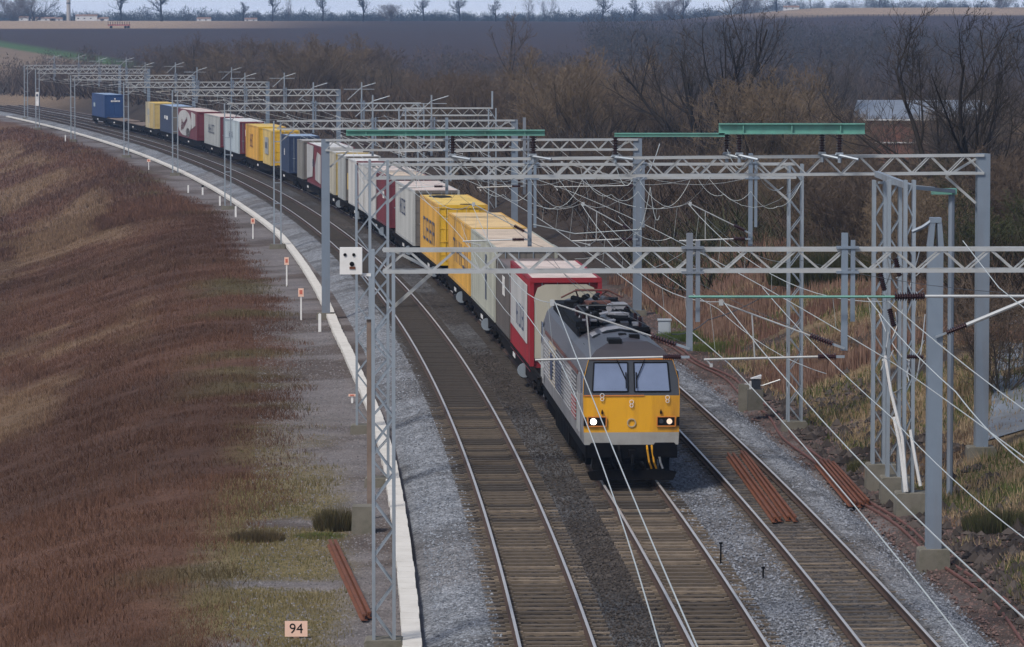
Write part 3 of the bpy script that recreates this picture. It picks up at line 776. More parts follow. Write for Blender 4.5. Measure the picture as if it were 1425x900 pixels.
# ------------------------------------------------------------------ wires
def wire_run(k, label):
    t = thing('overhead_wires', label, 'overhead wires', tp(137, T_OFF[k], 5.5), 0, 'contact wires over the tracks')
    ox = tuple(t.location)
    sup = [(30.0, 5.4, 6.8)] + SUPPORTS
    cpts = []; mpts = []; drops = []
    for i in range(len(sup)):
        Y, zc, zm = sup[i]
        stag = 0.2 if i % 2 else -0.2
        if i + 1 < len(sup):
            Yn, zcn, zmn = sup[i + 1]; sn = 0.2 if (i + 1) % 2 else -0.2
            n = 14
            for j in range(n):
                f = j / n; y = Y + (Yn - Y) * f; st = stag + (sn - stag) * f
                zc_ = zc + (zcn - zc) * f; zm_ = zm + (zmn - zm) * f - (0.85 if i else 0.6) * 4 * f * (1 - f)
                a = tp(y, T_OFF[k] + st, zc_); b = tp(y, T_OFF[k] + st * 0.3, zm_)
                cpts.append(a); mpts.append(b)
                if j % 2 == 1 and i: drops.append((a, b))
        else:
            cpts.append(tp(Y, T_OFF[k] + stag, zc)); mpts.append(tp(Y, T_OFF[k], zm))
    mb = MB(); mb.path(cpts, 0.0105, 5); mb.build('contact_wire', M['wire'], t, origin=ox)
    mb = MB(); mb.path(mpts, 0.010, 5); mb.build('catenary_wire', M['wire'], t, origin=ox)
    for a, b in drops:
        mb = MB(); mb.tube(a, b, 0.004, n=4); mb.build('dropper', M['wire'], t, origin=ox)
wire_run(0, 'pale contact and catenary wires hanging over the left track')
wire_run(1, 'pale contact and catenary wires hanging over the train on the middle track')
wire_run(2, 'pale contact and catenary wires hanging over the right track')

def loose_wire(pts, r, label, mt='wire', name='feeder_wire', sag=0.0, group='slack feeder wires and jumpers'):
    P = []
    for a, b in zip(pts[:-1], pts[1:]):
        a = Vector(a); b = Vector(b)
        for j in range(8):
            f = j / 8; p = a.lerp(b, f); p.z -= sag * 4 * f * (1 - f); P.append(p)
    P.append(Vector(pts[-1]))
    mb = MB(); mb.path(P, r * 0.55, 5)
    o = mb.build(name, M[mt], origin=tuple(P[0]), loc=tuple(P[0]))
    return tag(o, label, 'wire', group)
def q(px, py, Y): return atY(px, py, Y)
loose_wire([q(715, 445, 121), q(640, 305, 191), q(560, 262, 252)], 0.016, 'slack wire falling past the grey green container', sag=0.5)
loose_wire([q(1205, 411, Y1), q(1330, 545, 75), q(1440, 655, 66)], 0.02, 'pale feeder wire sloping down across the right hand masts', sag=0.1)
loose_wire([q(1061, 400, 100), q(1240, 580, 75), q(1430, 752, 62)], 0.016, 'long pale wire sloping across the right track to the right edge', sag=0.1)
loose_wire([q(840, 308, 137), q(1000, 430, 105), q(1150, 520, Y1)], 0.014, 'pale wire running from behind the solid mast down to the slim lattice leg', sag=0.2)
loose_wire([q(1340, 335, Y1), q(1390, 400, 84), q(1440, 440, 78)], 0.018, 'pale wire leaving the nearest boom at the right edge', sag=0.0)
loose_wire([q(742, 312, 136), q(800, 325, 136.5), q(893, 319, 137)], 0.03, 'pale tube bridging from the drop post to the solid mast', name='bridging_tube')
loose_wire([q(880, 325, 137), q(905, 260, 137), q(918, 300, 137)], 0.018, 'looped jumper cable beside the solid mast', sag=0.5)
loose_wire([q(630, 216, Y2), q(690, 250, Y2), q(742, 216, Y2)], 0.02, 'jumper cable looping between the two left porcelain insulators', sag=0.3)
loose_wire([q(855, 222, Y2), q(880, 250, Y2), q(918, 200, 130)], 0.02, 'jumper cable looping below the thin green beam', sag=0.4)
loose_wire([q(1012, 208, Y2), q(1045, 222, Y2), q(1090, 260, 130)], 0.02, 'jumper cable under the left end of the thick green beam', sag=0.4)
loose_wire([q(560, 120, 377), q(800, 290, 191), q(960, 405, 137)], 0.016, 'dark feeder cable crossing above the yellow container', 'wire_dark', sag=0.8)
loose_wire([q(935, 465, Y1), q(985, 445, 100), q(1080, 400, 118)], 0.022, 'dark cable running from the drop post towards the green tube', 'wire_dark', sag=0.1)
loose_wire([q(640, 272, 191), q(700, 300, 160), q(760, 345, 137), q(830, 420, 110)], 0.014, 'dark cable hanging over the yellow container roofs', 'wire_dark', sag=0.2)
for i_, (a, b, c_, d_) in enumerate(((770, 340, 842, 322), (800, 360, 905, 300), (842, 372, 960, 345), (860, 300, 935, 330), (905, 330, 1010, 372), (980, 300, 1100, 365))):
    loose_wire([q(a, b, 137 - i_ * 3), q(c_, d_, 122 + i_ * 2)], 0.014, 'thin stay wire between the gantries, one of a loose tangle', sag=0.35)

rwb = random.Random(77)
def uz(Y, u, z): return tp(Y, u, z)
for u0 in (-3.2, -0.9, 1.7, 3.0, 5.15, 7.0, 8.75):
    loose_wire([uz(Y4, u0 * 0.9 + 0.4, 7.0), uz(Y3, u0, 7.62)], 0.012, 'thin feeder wire strung between the two gantries behind the locomotive', sag=0.75)
for u0, u1 in ((-2.0, -1.0), (1.7, 2.75), (2.6, 4.0), (5.15, 5.95), (7.4, 8.6)):
    loose_wire([uz(Y3, u0, 7.62), uz(Y2, u1, 8.2)], 0.011, 'thin feeder wire strung between the two gantries over the locomotive', sag=0.9)
for u0, u1 in ((1.7, 2.75), (5.15, 5.95), (8.75, 9.6)):
    loose_wire([uz(Y3, u0, 5.5), uz(Y1, u1, 5.85 if u1 < 9 else 6.9)], 0.012, 'thin dark stay from one drop post to the next gantry', 'wire_dark', sag=0.25)
for u0 in (1.7, 5.15, 8.75):
    for k_, dz in ((-1, 0.5), (1, 0.9)):
        a = uz(Y3, u0, 7.6); b = uz(Y3, u0 + k_ * 1.7, 7.62); m_ = (a + b) / 2 - Vector((0, 0.3, 1.0 * dz)); loose_wire([a - Vector((0, 0.3, 0.4)), m_, b], 0.014, 'jumper cable looping below the boom behind the locomotive', sag=0.25)

# ------------------------------------------------------------------ locomotive
FS = 56.6                                   # arc position of the cab front
def loco():
    Y0_, Y1_ = YofS(FS), YofS(FS + 20.9)
    a = tp(Y0_, T_OFF[1]); b = tp(Y1_, T_OFF[1]); d = (b - a).normalized()
    rz = math.atan2(d.y, d.x) - math.pi / 2
    t = thing('locomotive', 'grey electric locomotive with a bright yellow front and one lit headlamp, leading the container train', 'locomotive', tuple(a), rz)
    W = 1.30; L = 20.9
    lev = [(W - 0.02, 1.08), (W, 1.42), (W + 0.02, 2.42), (W + 0.0, 2.85), (1.14, 3.38), (0.92, 3.62), (0.52, 3.82), (0.0, 3.90)]
    def fy(z):
        return np.interp(z, [1.0, 1.42, 2.42, 3.38, 3.62, 3.82, 3.90], [0.03, 0.0, 0.04, 0.36, 0.62, 1.05, 1.55])
    def sec(y, front=None):
        pts = []
        for x, z in lev: pts.append((-x, y if front is None else front + (fy(z) if front == 0 else -fy(z)), z))
        for x, z in reversed(lev[:-1]): pts.append((x, y if front is None else front + (fy(z) if front == 0 else -fy(z)), z))
        return pts
    secs = [sec(0, 0), sec(2.0), sec(6.5), sec(L - 6), sec(L - 2.0), sec(0, L)]
    n = len(secs[0])
    side, roof = MB(), MB()
    iroof = [i for i in range(n - 1) if 3 <= i <= n - 5]
    for k in range(len(secs) - 1):
        for i in range(n - 1):
            (roof if i in iroof else side).add([secs[k][i], secs[k][i + 1], secs[k + 1][i + 1], secs[k + 1][i]], [(0, 3, 2, 1)])
        side.add([secs[k][0], secs[k][n - 1], secs[k + 1][n - 1], secs[k + 1][0]], [(0, 1, 2, 3)])
    # cab ends, by level
    body = side.build('body', M['loco_grey'], t)
    for endk in (0, len(secs) - 1):
        S_ = secs[endk]; band, yel, dark = MB(), MB(), MB()
        for i in range(7):
            l0, l1, r1, r0 = S_[i], S_[i + 1], S_[n - 2 - i], S_[n - 1 - i]
            tgt = band if i == 0 else yel if i == 1 else dark if i in (2, 3) else roof
            fc = (0, 3, 2, 1) if endk == 0 else (0, 1, 2, 3)
            if i == 6: tgt.add([l0, l1, r0], [(0, 2, 1) if endk == 0 else (0, 1, 2)])
            else: tgt.add([l0, l1, r1, r0], [fc])
        band.build('front_band', M['loco_band'], t)
        yp_ = yel.build('front_panel', M['yellow'], t); sr_ = dark.build('windscreen_surround', M['cab_dark'], t)
        if endk == 0: yp, sr = yp_, sr_
    rf = roof.build('roof', M['loco_roof'], t, smooth=True)
    # yellow edge along the windscreen pillars and orange line above it
    for sgn in (-1, 1):
        mb = MB(); mb.bar((sgn * 1.315, 0.03, 2.42), (sgn * 1.29, 0.16, 2.86), 0.012); mb.bar((sgn * 1.29, 0.16, 2.86), (sgn * 1.145, 0.345, 3.38), 0.012)
        mb.build('pillar_edge', M['yellow'], sr)
    mb = MB(); mb.bar((-1.14, 0.35, 3.39), (1.14, 0.35, 3.39), 0.035); mb.build('orange_edge', M['orange_line'], sr)
    mb = MB(); mb.bar((-1.3, 0.03, 2.42), (0.35, 0.03, 2.42), 0.03); mb.build('panel_seam', M['orange_line'], yp)
    for sgn in (-1, 1):
        x0, x1 = (-1.06, -0.09) if sgn < 0 else (0.09, 1.06)
        def pt(x, z, o): return (x * (1 - 0.07 * (z - 2.5)), float(fy(z)) - o, z)
        mb = MB(); zs = (2.53, 3.30)
        v = [pt(x0, zs[0], 0.012), pt(x1, zs[0], 0.012), pt(x1, zs[1], 0.012), pt(x0, zs[1], 0.012), pt(x0, zs[0], -0.02), pt(x1, zs[0], -0.02), pt(x1, zs[1], -0.02), pt(x0, zs[1], -0.02)]
        mb.add(v, [(0, 1, 2, 3), (7, 6, 5, 4), (0, 4, 5, 1), (1, 5, 6, 2), (2, 6, 7, 3), (3, 7, 4, 0)])
        ws = mb.build('windscreen', M['glass'], t)
        mb = MB()
        for (p_, q_) in ((0, 1), (1, 2), (2, 3), (3, 0)): mb.bar(v[p_], v[q_], 0.035)
        mb.build('windscreen_seal', M['rubber'], ws)
        # wiper
        mb = MB(); top = Vector((sgn * 0.38, 0.30, 3.38)); mid = Vector((sgn * 0.14, 0.13, 2.84))
        mb.bar(top, mid, 0.022); mb.bar(mid + Vector((0, 0.08, 0.20)), mid + Vector((-0.0, -0.10, -0.22)), 0.03)
        mb.build('wiper', M['rubber'], ws)
        # headlamp cluster
        cx = sgn * 0.94
        mb = MB(); mb.box((cx, -0.01, 1.72), (0.50, 0.06, 0.26)); hl = mb.build('headlight', M['rubber'], t)
        mb = MB(); mb.bar((cx - 0.25, -0.04, 1.85), (cx + 0.25, -0.04, 1.85), 0.03); mb.bar((cx - 0.25, -0.04, 1.59), (cx + 0.25, -0.04, 1.59), 0.03); mb.bar((cx - 0.25, -0.04, 1.59), (cx - 0.25, -0.04, 1.85), 0.03); mb.bar((cx + 0.25, -0.04, 1.59), (cx + 0.25, -0.04, 1.85), 0.03)
        mb.build('light_frame', M['orange_line'], hl)
        lx = cx - 0.10 if sgn < 0 else cx + 0.09
        mb = MB(); mb.tube((lx, -0.04, 1.72), (lx, -0.07, 1.72), 0.085 if sgn < 0 else 0.075, n=16); mb.build('lamp', M['lamp_on' if sgn < 0 else 'lamp_dim'], hl)
        mb = MB(); mb.tube((cx + 0.13 * -sgn * (-1 if sgn < 0 else 1), -0.04, 1.72), (cx + 0.13 * -sgn * (-1 if sgn < 0 else 1), -0.06, 1.72), 0.06, n=12); mb.build('marker_lamp', M['cab_dark'], hl)
        # black side marker by the lamp, buffer, steps
        mb = MB(); mb.box((sgn * 1.27, -0.02, 1.72), (0.07, 0.05, 0.24)); mb.build('corner_lamp', M['rubber'], t)
        mb = MB(); mb.tube((sgn * 0.87, -0.02, 0.98), (sgn * 0.87, -0.42, 0.98), 0.11, n=10)
        mb.prism([(sgn * 0.87 - 0.30, 0.80), (sgn * 0.87 + 0.30, 0.80), (sgn * 0.87 + 0.32, 0.86), (sgn * 0.87 + 0.32, 1.10), (sgn * 0.87 + 0.26, 1.18), (sgn * 0.87 - 0.26, 1.18), (sgn * 0.87 - 0.32, 1.10), (sgn * 0.87 - 0.32, 0.86)], 1, -0.50, -0.42)
        mb.build('buffer', M['black'], t)
        # cab side window and door
        for ye in (0.55, L - 0.55):
            sg2 = 1 if ye < 5 else -1
            mb = MB(); mb.box((sgn * (W + 0.012), ye + 0.1 * sg2, 2.75), (0.03, 0.62, 0.62)); mb.build('cab_side_window', M['glass'], t)
            mb = MB(); mb.box((sgn * (W + 0.012), ye + 0.95 * sg2, 2.05), (0.025, 0.62, 1.75)); dr = mb.build('cab_door', M['loco_grey'], t)
            mb = MB(); mb.bar((sgn * (W + 0.06), ye + 0.55 * sg2, 1.35), (sgn * (W + 0.06), ye + 0.55 * sg2, 2.4), 0.03); mb.bar((sgn * (W + 0.06), ye + 1.33 * sg2, 1.35), (sgn * (W + 0.06), ye + 1.33 * sg2, 2.4), 0.03); mb.build('handrail', M['galv_light'], dr)
    # side ventilation grilles in three blocks with coloured panels
    for sgn in (-1, 1):
        xg = sgn * (W + 0.016)
        for (y0, y1, mt) in ((2.9, 4.9, 'cab_dark'), (5.2, 8.8, 'loco_grey'), (9.0, 12.6, 'grille_gap'), (12.9, 16.2, 'tan_panel'), (16.4, 18.6, 'loco_grey')):
            mb = MB(); mb.box((xg, (y0 + y1) / 2, 2.12), (0.02, y1 - y0, 1.25)); gp = mb.build('side_panel', M[mt], t)
            mb = MB()
            for k in range(11):
                z = 1.56 + k * 0.112
                mb.box((xg + sgn * 0.02, (y0 + y1) / 2, z), (0.035, y1 - y0, 0.03))
            mb.build('grille', M['grille'], gp)
        mb = MB()
        for k in range(7):                         # dark blue lettering, strokes only
            yk = 9.4 + k * 0.46
            mb.box((xg + sgn * 0.042, yk, 2.1), (0.012, 0.10, 0.95))
            if k % 2: mb.box((xg + sgn * 0.042, yk + 0.14, 2.1 + 0.3 * (k % 3 - 1)), (0.012, 0.26, 0.12))
        mb.build('side_lettering', M['navy'], t)
        mb = MB()
        mb.prism([(14.5 + 0.62 * math.cos(a_), 2.1 + 0.42 * math.sin(a_)) for a_ in np.linspace(0, 6.28, 16, False)], 0, xg + sgn * 0.036, xg + sgn * 0.05)
        mb.build('side_emblem', M['navy'], t)
        mb = MB(); mb.box((xg + sgn * 0.012, 3.9, 1.80), (0.022, 1.9, 0.60)); mb.build('red_patch', M['faded_red'], t)
        mb = MB(); mb.box((sgn * (W + 0.01), L / 2, 2.86), (0.03, L - 5, 0.10)); mb.build('cantrail_stripe', M['rust_red'], t)
    # emblems on the front
    for (x, z) in ((0.0, 2.2), (0.98, 2.32), (-0.8, 2.38)):
        mb = MB()
        for a_, s_ in ((0.05, 0.055), (-0.05, 0.045)):
            c_ = Vector((x, -0.012, z + a_))
            for k in range(10):
                t0, t1 = 2 * math.pi * k / 10, 2 * math.pi * (k + 1) / 10
                mb.bar(c_ + Vector((math.cos(t0) * s_, 0, math.sin(t0) * s_)), c_ + Vector((math.cos(t1) * s_, 0, math.sin(t1) * s_)), 0.016)
        mb.build('front_emblem', M['white_paint'], t)
    mb = MB()
    for k in range(14):
        t0, t1 = 2 * math.pi * k / 14, 2 * math.pi * (k + 1) / 14
        mb.bar((math.cos(t0) * 0.11, -0.012, 1.68 + math.sin(t0) * 0.11), (math.cos(t1) * 0.11, -0.012, 1.68 + math.sin(t1) * 0.11), 0.03)
    mb.build('socket_ring', M['tan_panel'], t)
    mb = MB()
    for x, z in ((-0.80, 1.96), (0.80, 1.96)): mb.box((x, -0.02, z), (0.05, 0.05, 0.07)); mb.box((x, -0.02, z + 0.05), (0.03, 0.03, 0.06))
    mb.build('lamp_bracket', M['rubber'], t)
    # underframe, buffer beam, plough, coupling and hoses
    mb = MB(); mb.box((0, L / 2, 0.92), (2.5, L - 0.5, 0.34))
    mb.box((0, 0.25, 0.90), (2.5, 0.5, 0.36)); mb.box((0, 10.4, 0.55), (2.3, 6.4, 0.6))
    for k in range(9): mb.box((-1.2, 7.5 + k * 0.75, 0.62), (0.12, 0.55, 0.5))
    mb.build('underframe', M['black'], t)
    mb = MB(); mb.prism([(-1.12, 0.14), (1.12, 0.14), (1.22, 0.36), (0.9, 0.42), (-0.9, 0.42), (-1.22, 0.36)], 1, -0.25, -0.12); mb.box((-0.9, 0.1, 0.52), (0.25, 0.4, 0.5)); mb.box((0.9, 0.1, 0.52), (0.25, 0.4, 0.5))
    mb.build('snow_plough', M['black'], t)
    mb = MB(); mb.box((0, -0.15, 0.85), (0.18, 0.4, 0.22)); mb.tube((0, -0.3, 0.85), (0, -0.45, 0.6), 0.05, n=8); mb.tube((0, -0.45, 0.6), (0, -0.3, 0.45), 0.05, n=8); mb.build('coupling', M['black'], t)
    for x0, mt in ((0.42, 'yellow'), (0.55, 'yellow'), (0.72, 'white_paint'), (-0.35, 'rubber'), (-0.5, 'rubber'), (-0.62, 'rubber')):
        mb = MB(); mb.path([Vector((x0, -0.05, 1.06)), Vector((x0, -0.22, 0.95)), Vector((x0 + 0.05, -0.25, 0.62)), Vector((x0 + 0.12, -0.16, 0.45))], 0.028, 6); mb.build('brake_hose', M[mt], t)
    for yc in (4.1, L - 4.1):
        mb = MB()
        for sgn in (-1, 1):
            mb.prism([(yc - 2.6, 0.62), (yc - 2.2, 0.35), (yc + 2.2, 0.35), (yc + 2.6, 0.62), (yc + 2.5, 0.85), (yc - 2.5, 0.85)], 0, sgn * 1.05 - 0.07, sgn * 1.05 + 0.07)
            for k in (-1.4, 0, 1.4):
                for dd in (-0.35, 0.35): mb.tube((sgn * 1.15, yc + k + dd, 0.42), (sgn * 1.15, yc + k + dd, 0.86), 0.09, n=8)
        mb.box((0, yc, 0.7), (2.15, 0.9, 0.14)); bg_ = mb.build('bogie', M['black'], t)
        for k in (-2.1, 0, 2.1):
            mb = MB()
            for sgn in (-1, 1): mb.tube((sgn * 0.69, yc + k, 0.535), (sgn * 0.82, yc + k, 0.535), 0.53, n=24)
            mb.tube((-0.7, yc + k, 0.535), (0.7, yc + k, 0.535), 0.09, n=8)
            mb.build('wheelset', M['wheel'], bg_)
    # roof well, hatches, louvres, dark rooftop gear and the pantograph
    mb = MB(); mb.box((0, 12.6, 3.78), (2.0, 12.4, 0.12)); mb.box((-1.0, 12.6, 3.66), (0.1, 12.0, 0.2)); mb.box((1.0, 12.6, 3.66), (0.1, 12.0, 0.2)); mb.build('roof_well', M['rubber'], rf)
    mb = MB()
    for yy in (4.6, ):
        ring0 = [(x, yy, z + 0.03) for x, z in [(-1.02, 3.48), (-0.72, 3.70), (-0.35, 3.85), (0, 3.90), (0.35, 3.85), (0.72, 3.70), (1.02, 3.48)]]
        ring1 = [(x, yy + 1.25, z) for x, _, z in ring0]
        mb.add(ring0 + ring1, [(i, i + 1, i + 8, i + 7) for i in range(6)])
    mb.build('roof_hatch', M['loco_roof_pale'], rf)
    mb = MB()
    ring0 = [(x, 4.05, z + 0.035) for x, z in [(-1.02, 3.48), (-0.72, 3.70), (-0.35, 3.85), (0, 3.90), (0.35, 3.85), (0.72, 3.70), (1.02, 3.48)]]
    ring1 = [(x, 4.58, z) for x, _, z in ring0]
    mb.add(ring0 + ring1, [(i, i + 1, i + 8, i + 7) for i in range(6)]); mb.build('roof_vent', M['rubber'], rf)
    mb = MB(); mb.box((-0.38, 1.3, 3.80), (0.36, 0.75, 0.18)); mb.box((0.2, 1.7, 3.90), (0.28, 0.34, 0.14)); mb.build('roof_fan', M['rubber'], rf)
    for k in range(3):
        mb = MB(); mb.box((-0.05, 2.6 + k * 0.16, 3.90), (0.2, 0.06, 0.05)); mb.build('horn_grille', M['rubber'], rf)
    rg = random.Random(3)
    for k in range(44):
        x = rg.uniform(-0.9, 0.9); y = rg.uniform(6.3, 18.2); h = rg.uniform(0.05, 0.2)
        mb = MB(); sx, sy = rg.uniform(0.12, 0.45), rg.uniform(0.2, 1.0)
        if k % 4 == 0: mb.tube((x, y, 3.86 + h), (x + rg.uniform(-0.2, 0.2), y + sy * 1.6, 3.86 + h), 0.09, n=8)
        else: mb.box((x, y, 3.83 + h / 2), (sx, sy, h), rg.uniform(-0.3, 0.3))
        mb.build('roof_equipment', M[('rubber', 'rubber', 'black', 'rubber', 'loco_roof', 'black', 'loco_roof_pale')[k % 7]], rf)
    for k in range(3):
        mb = MB(); yk = 7.2 + k * 3.2
        mb.add([(-0.78, yk, 3.86), (0.1, yk + 0.2, 3.98), (0.15, yk + 0.9, 3.98), (-0.72, yk + 0.7, 3.86), (-0.78, yk, 3.82), (0.1, yk + 0.2, 3.94), (0.15, yk + 0.9, 3.94), (-0.72, yk + 0.7, 3.82)], [(0, 1, 2, 3), (7, 6, 5, 4), (0, 4, 5, 1), (1, 5, 6, 2), (2, 6, 7, 3), (3, 7, 4, 0)]); mb.build('roof_plate', M['loco_roof_pale'], rf)
    for yy in (6.6, 8.4, 11.4):
        insulator((-0.75, yy, 3.82), (-0.75, yy, 4.12), rf, (0, 0, 0), 0.09); insulator((0.75, yy, 3.82), (0.75, yy, 4.12), rf, (0, 0, 0), 0.09)
    mb = MB(); mb.path([Vector((-0.75, 6.6, 4.14)), Vector((-0.75, 11.4, 4.14)), Vector((0.75, 11.4, 4.14)), Vector((0.75, 6.6, 4.14))], 0.025, 5); mb.build('roof_busbar', M['wire_dark'], rf)
    mb = MB(); pz = 4.3
    for sgn in (-1, 1):
        mb.tube((sgn * 0.45, 15.8, 3.95), (sgn * 0.35, 17.6, 4.05), 0.035, n=6); mb.tube((sgn * 0.35, 17.6, 4.05), (sgn * 0.5, 16.2, pz), 0.025, n=6)
        mb.tube((sgn * 0.5, 16.2, pz), (sgn * 0.95, 16.2, pz - 0.22), 0.03, n=6)
    mb.tube((-0.5, 16.2, pz), (0.5, 16.2, pz), 0.035, n=6); mb.tube((-0.5, 16.5, pz), (0.5, 16.5, pz), 0.03, n=6); mb.box((0, 15.8, 3.95), (1.1, 0.5, 0.1))
    mb.build('pantograph', M['rust_red'], t)
    return t
loco()

# ------------------------------------------------------------------ wagons and containers
def place_on(s0, s1, off=0.0):
    a = tp(YofS(s0), T_OFF[1]); b = tp(YofS(s1), T_OFF[1]); d = (b - a)
    return a, d.length, math.atan2(d.y, d.x) - math.pi / 2
def wagon(s0, s1, label, detail):
    a, L, rz = place_on(s0 + 0.35, s1 - 0.35)
    t = thing('flat_wagon', label, 'wagon', tuple(a), rz, 'container flat wagons in the train')
    mb = MB()
    for sgn in (-1, 1):
        mb.prism([(0, 0.98), (0, 0.72), (2.6, 0.70), (4.6, 0.48), (L - 4.6, 0.48), (L - 2.6, 0.70), (L, 0.72), (L, 0.98)], 0, sgn * 1.12 - 0.05, sgn * 1.12 + 0.05)
        mb.box((sgn * 1.22, L / 2, 0.955), (0.06, L, 0.06))
    n = int(L / 2)
    for k in range(n + 1): mb.box((0, 0.15 + k * (L - 0.3) / n, 0.86), (2.14, 0.16, 0.2))
    mb.box((0, L / 2, 0.80), (0.5, L - 0.2, 0.26))
    if detail: mb.box((-0.9, L * 0.42, 0.35), (0.5, 1.1, 0.4)); mb.tube((0.5, L * 0.5, 0.5), (0.5, L * 0.5 + 1.2, 0.5), 0.2, n=10)
    f = mb.build('frame', M['wagon'], t)
    for ye, sg in ((0.0, -1), (L, 1)):
        for x in (-0.87, 0.87):
            mb = MB(); mb.tube((x, ye, 0.96), (x, ye + sg * 0.3, 0.96), 0.09, n=8); mb.tube((x, ye + sg * 0.27, 0.96), (x, ye + sg * 0.32, 0.96), 0.22, n=12); mb.build('buffer', M['wheel'], t)
    for yc in (2.1, L - 2.1):
        mb = MB()
        for sgn in (-1, 1):
            mb.prism([(yc - 1.35, 0.62), (yc - 1.0, 0.5), (yc - 0.45, 0.26), (yc + 0.45, 0.26), (yc + 1.0, 0.5), (yc + 1.35, 0.62), (yc + 1.0, 0.74), (yc - 1.0, 0.74)], 0, sgn * 1.02 - 0.06, sgn * 1.02 + 0.06)
            for k in (-0.9, 0.9): mb.tube((sgn * 1.0, yc + k, 0.46), (sgn * 1.18, yc + k, 0.46), 0.12, n=8)
        mb.box((0, yc, 0.62), (2.1, 0.4, 0.14))
        bo = mb.build('bogie', M['wagon'], t)
        for k in (-0.9, 0.9):
            mb = MB()
            for sgn in (-1, 1): mb.tube((sgn * 0.69, yc + k, 0.46), (sgn * 0.82, yc + k, 0.46), 0.46, n=20)
            mb.tube((-0.7, yc + k, 0.46), (0.7, yc + k, 0.46), 0.07, n=6); mb.build('wheelset', M['wheel'], bo)
    if detail:
        mb = MB(); mb.tube((-1.2, L * 0.3, 0.62), (-1.2, L * 0.3 + 0.1, 0.62), 0.25, n=14); mb.build('handbrake_wheel', M['galv'], t)
    mb = MB(); mb.box((-1.185, L * 0.55, 0.68), (0.012, 1.3, 0.16)); mb.build('data_panel', M['white_paint'], t)
    return t
WAG = [(80.0, 106.0, 'flat wagon coupled behind the locomotive, under the red and white container'), (106.0, 122.3, 'flat wagon under the grey green container'),
       (122.3, 142.2, 'flat wagon under the orange yellow container'), (142.2, 162.0, 'flat wagon under the bright yellow container with dark soot on its roof'), (162.0, 182.3, 'flat wagon under the pale grey container with blue letters'),
       (182.3, 206.8, 'flat wagon under the two pinkish roofed containers behind the lattice mast'), (206.8, 221.5, 'flat wagon under the white container with a maroon end'), (221.5, 245.0, 'flat wagon under the grey and the yellow ended containers'),
       (245.0, 270.5, 'flat wagon under the white container with maroon graphics beside the brown one'), (270.5, 293.0, 'flat wagon under the navy container'), (293.0, 323.5, 'flat wagon under the two yellow containers in the middle of the train'),
       (323.5, 349.0, 'flat wagon under the pale blue container with the maroon end'), (349.0, 369.0, 'flat wagon under the grey container with a maroon end'), (369.0, 400.5, 'flat wagon under the white rounded container with dark graphics'),
       (400.5, 420.3, 'flat wagon under the dark blue container beside the cream one'), (420.3, 440.0, 'flat wagon under the cream container'), (440.0, 463.5, 'empty flat wagon next to the cream container'), (463.5, 487.0, 'empty flat wagon next to the last blue container'), (487.0, 506.0, 'last flat wagon under the blue container at the tail')]
for k, (s0, s1, lb) in enumerate(WAG): wagon(s0, s1, lb, k < 8)
# brown debris lying on the empty decks
for s0, s1, lb in ((443, 461, 'brown deck boards on the empty wagon next to the cream container'), (466, 485, 'brown deck boards on the empty wagon next to the last blue container')):
    a, L, rz = place_on(s0, s1)
    mb = MB()
    for k in range(int(L / 0.45)): mb.box((random.uniform(-0.05, 0.05), 0.2 + k * 0.45, 1.03), (2.2, 0.36, 0.06))
    o = mb.build('deck_boards', M['deck_wood'], loc=tuple(a)); o.rotation_euler = (0, 0, rz); tag(o, lb, 'boards', 'loose boards on empty wagons')

def cmat(name, col, dirt=None, amt=0.6):
    return mat(name, col, 0.6, 0.0, 0.08, 1.2, dirt=dirt or tuple(c * 0.32 + 0.018 for c in col), dirt_amt=amt, dirt_scale=0.9, streak=True)
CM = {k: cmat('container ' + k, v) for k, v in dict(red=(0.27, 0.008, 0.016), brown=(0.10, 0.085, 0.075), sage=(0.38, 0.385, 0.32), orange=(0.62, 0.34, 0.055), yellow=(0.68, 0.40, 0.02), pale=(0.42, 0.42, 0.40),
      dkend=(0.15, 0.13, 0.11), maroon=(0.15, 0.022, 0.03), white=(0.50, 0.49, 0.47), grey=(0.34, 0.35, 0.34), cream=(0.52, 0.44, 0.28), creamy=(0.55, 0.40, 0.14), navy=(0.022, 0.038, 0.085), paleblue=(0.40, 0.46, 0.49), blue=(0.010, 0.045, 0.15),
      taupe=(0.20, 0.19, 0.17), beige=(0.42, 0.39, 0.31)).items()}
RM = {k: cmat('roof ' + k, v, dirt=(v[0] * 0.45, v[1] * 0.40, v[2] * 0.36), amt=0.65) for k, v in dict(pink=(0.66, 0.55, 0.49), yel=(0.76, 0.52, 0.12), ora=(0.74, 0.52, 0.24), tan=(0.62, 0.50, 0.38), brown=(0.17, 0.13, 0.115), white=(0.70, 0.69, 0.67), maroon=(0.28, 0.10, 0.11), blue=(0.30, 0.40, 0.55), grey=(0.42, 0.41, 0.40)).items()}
def corr_side(mb, x, y0, y1, z0, z1, depth=0.035, pitch=0.28):
    """trapezoid-corrugated wall in the plane x, ribs pointing outwards by sign of x"""
    sg = 1 if x > 0 else -1; n = int((y1 - y0) / pitch); p = (y1 - y0) / n; ys = []
    for k in range(n):
        b = y0 + k * p; ys += [(b, 0), (b + 0.35 * p, 0), (b + 0.5 * p, -1), (b + 0.85 * p, -1)]
    ys.append((y1, 0))
    for (a, i), (b, j) in zip(ys[:-1], ys[1:]):
        mb.add([(x + sg * i * depth, a, z0), (x + sg * j * depth, b, z0), (x + sg * j * depth, b, z1), (x + sg * i * depth, a, z1)], [(0, 1, 2, 3) if sg > 0 else (3, 2, 1, 0)])
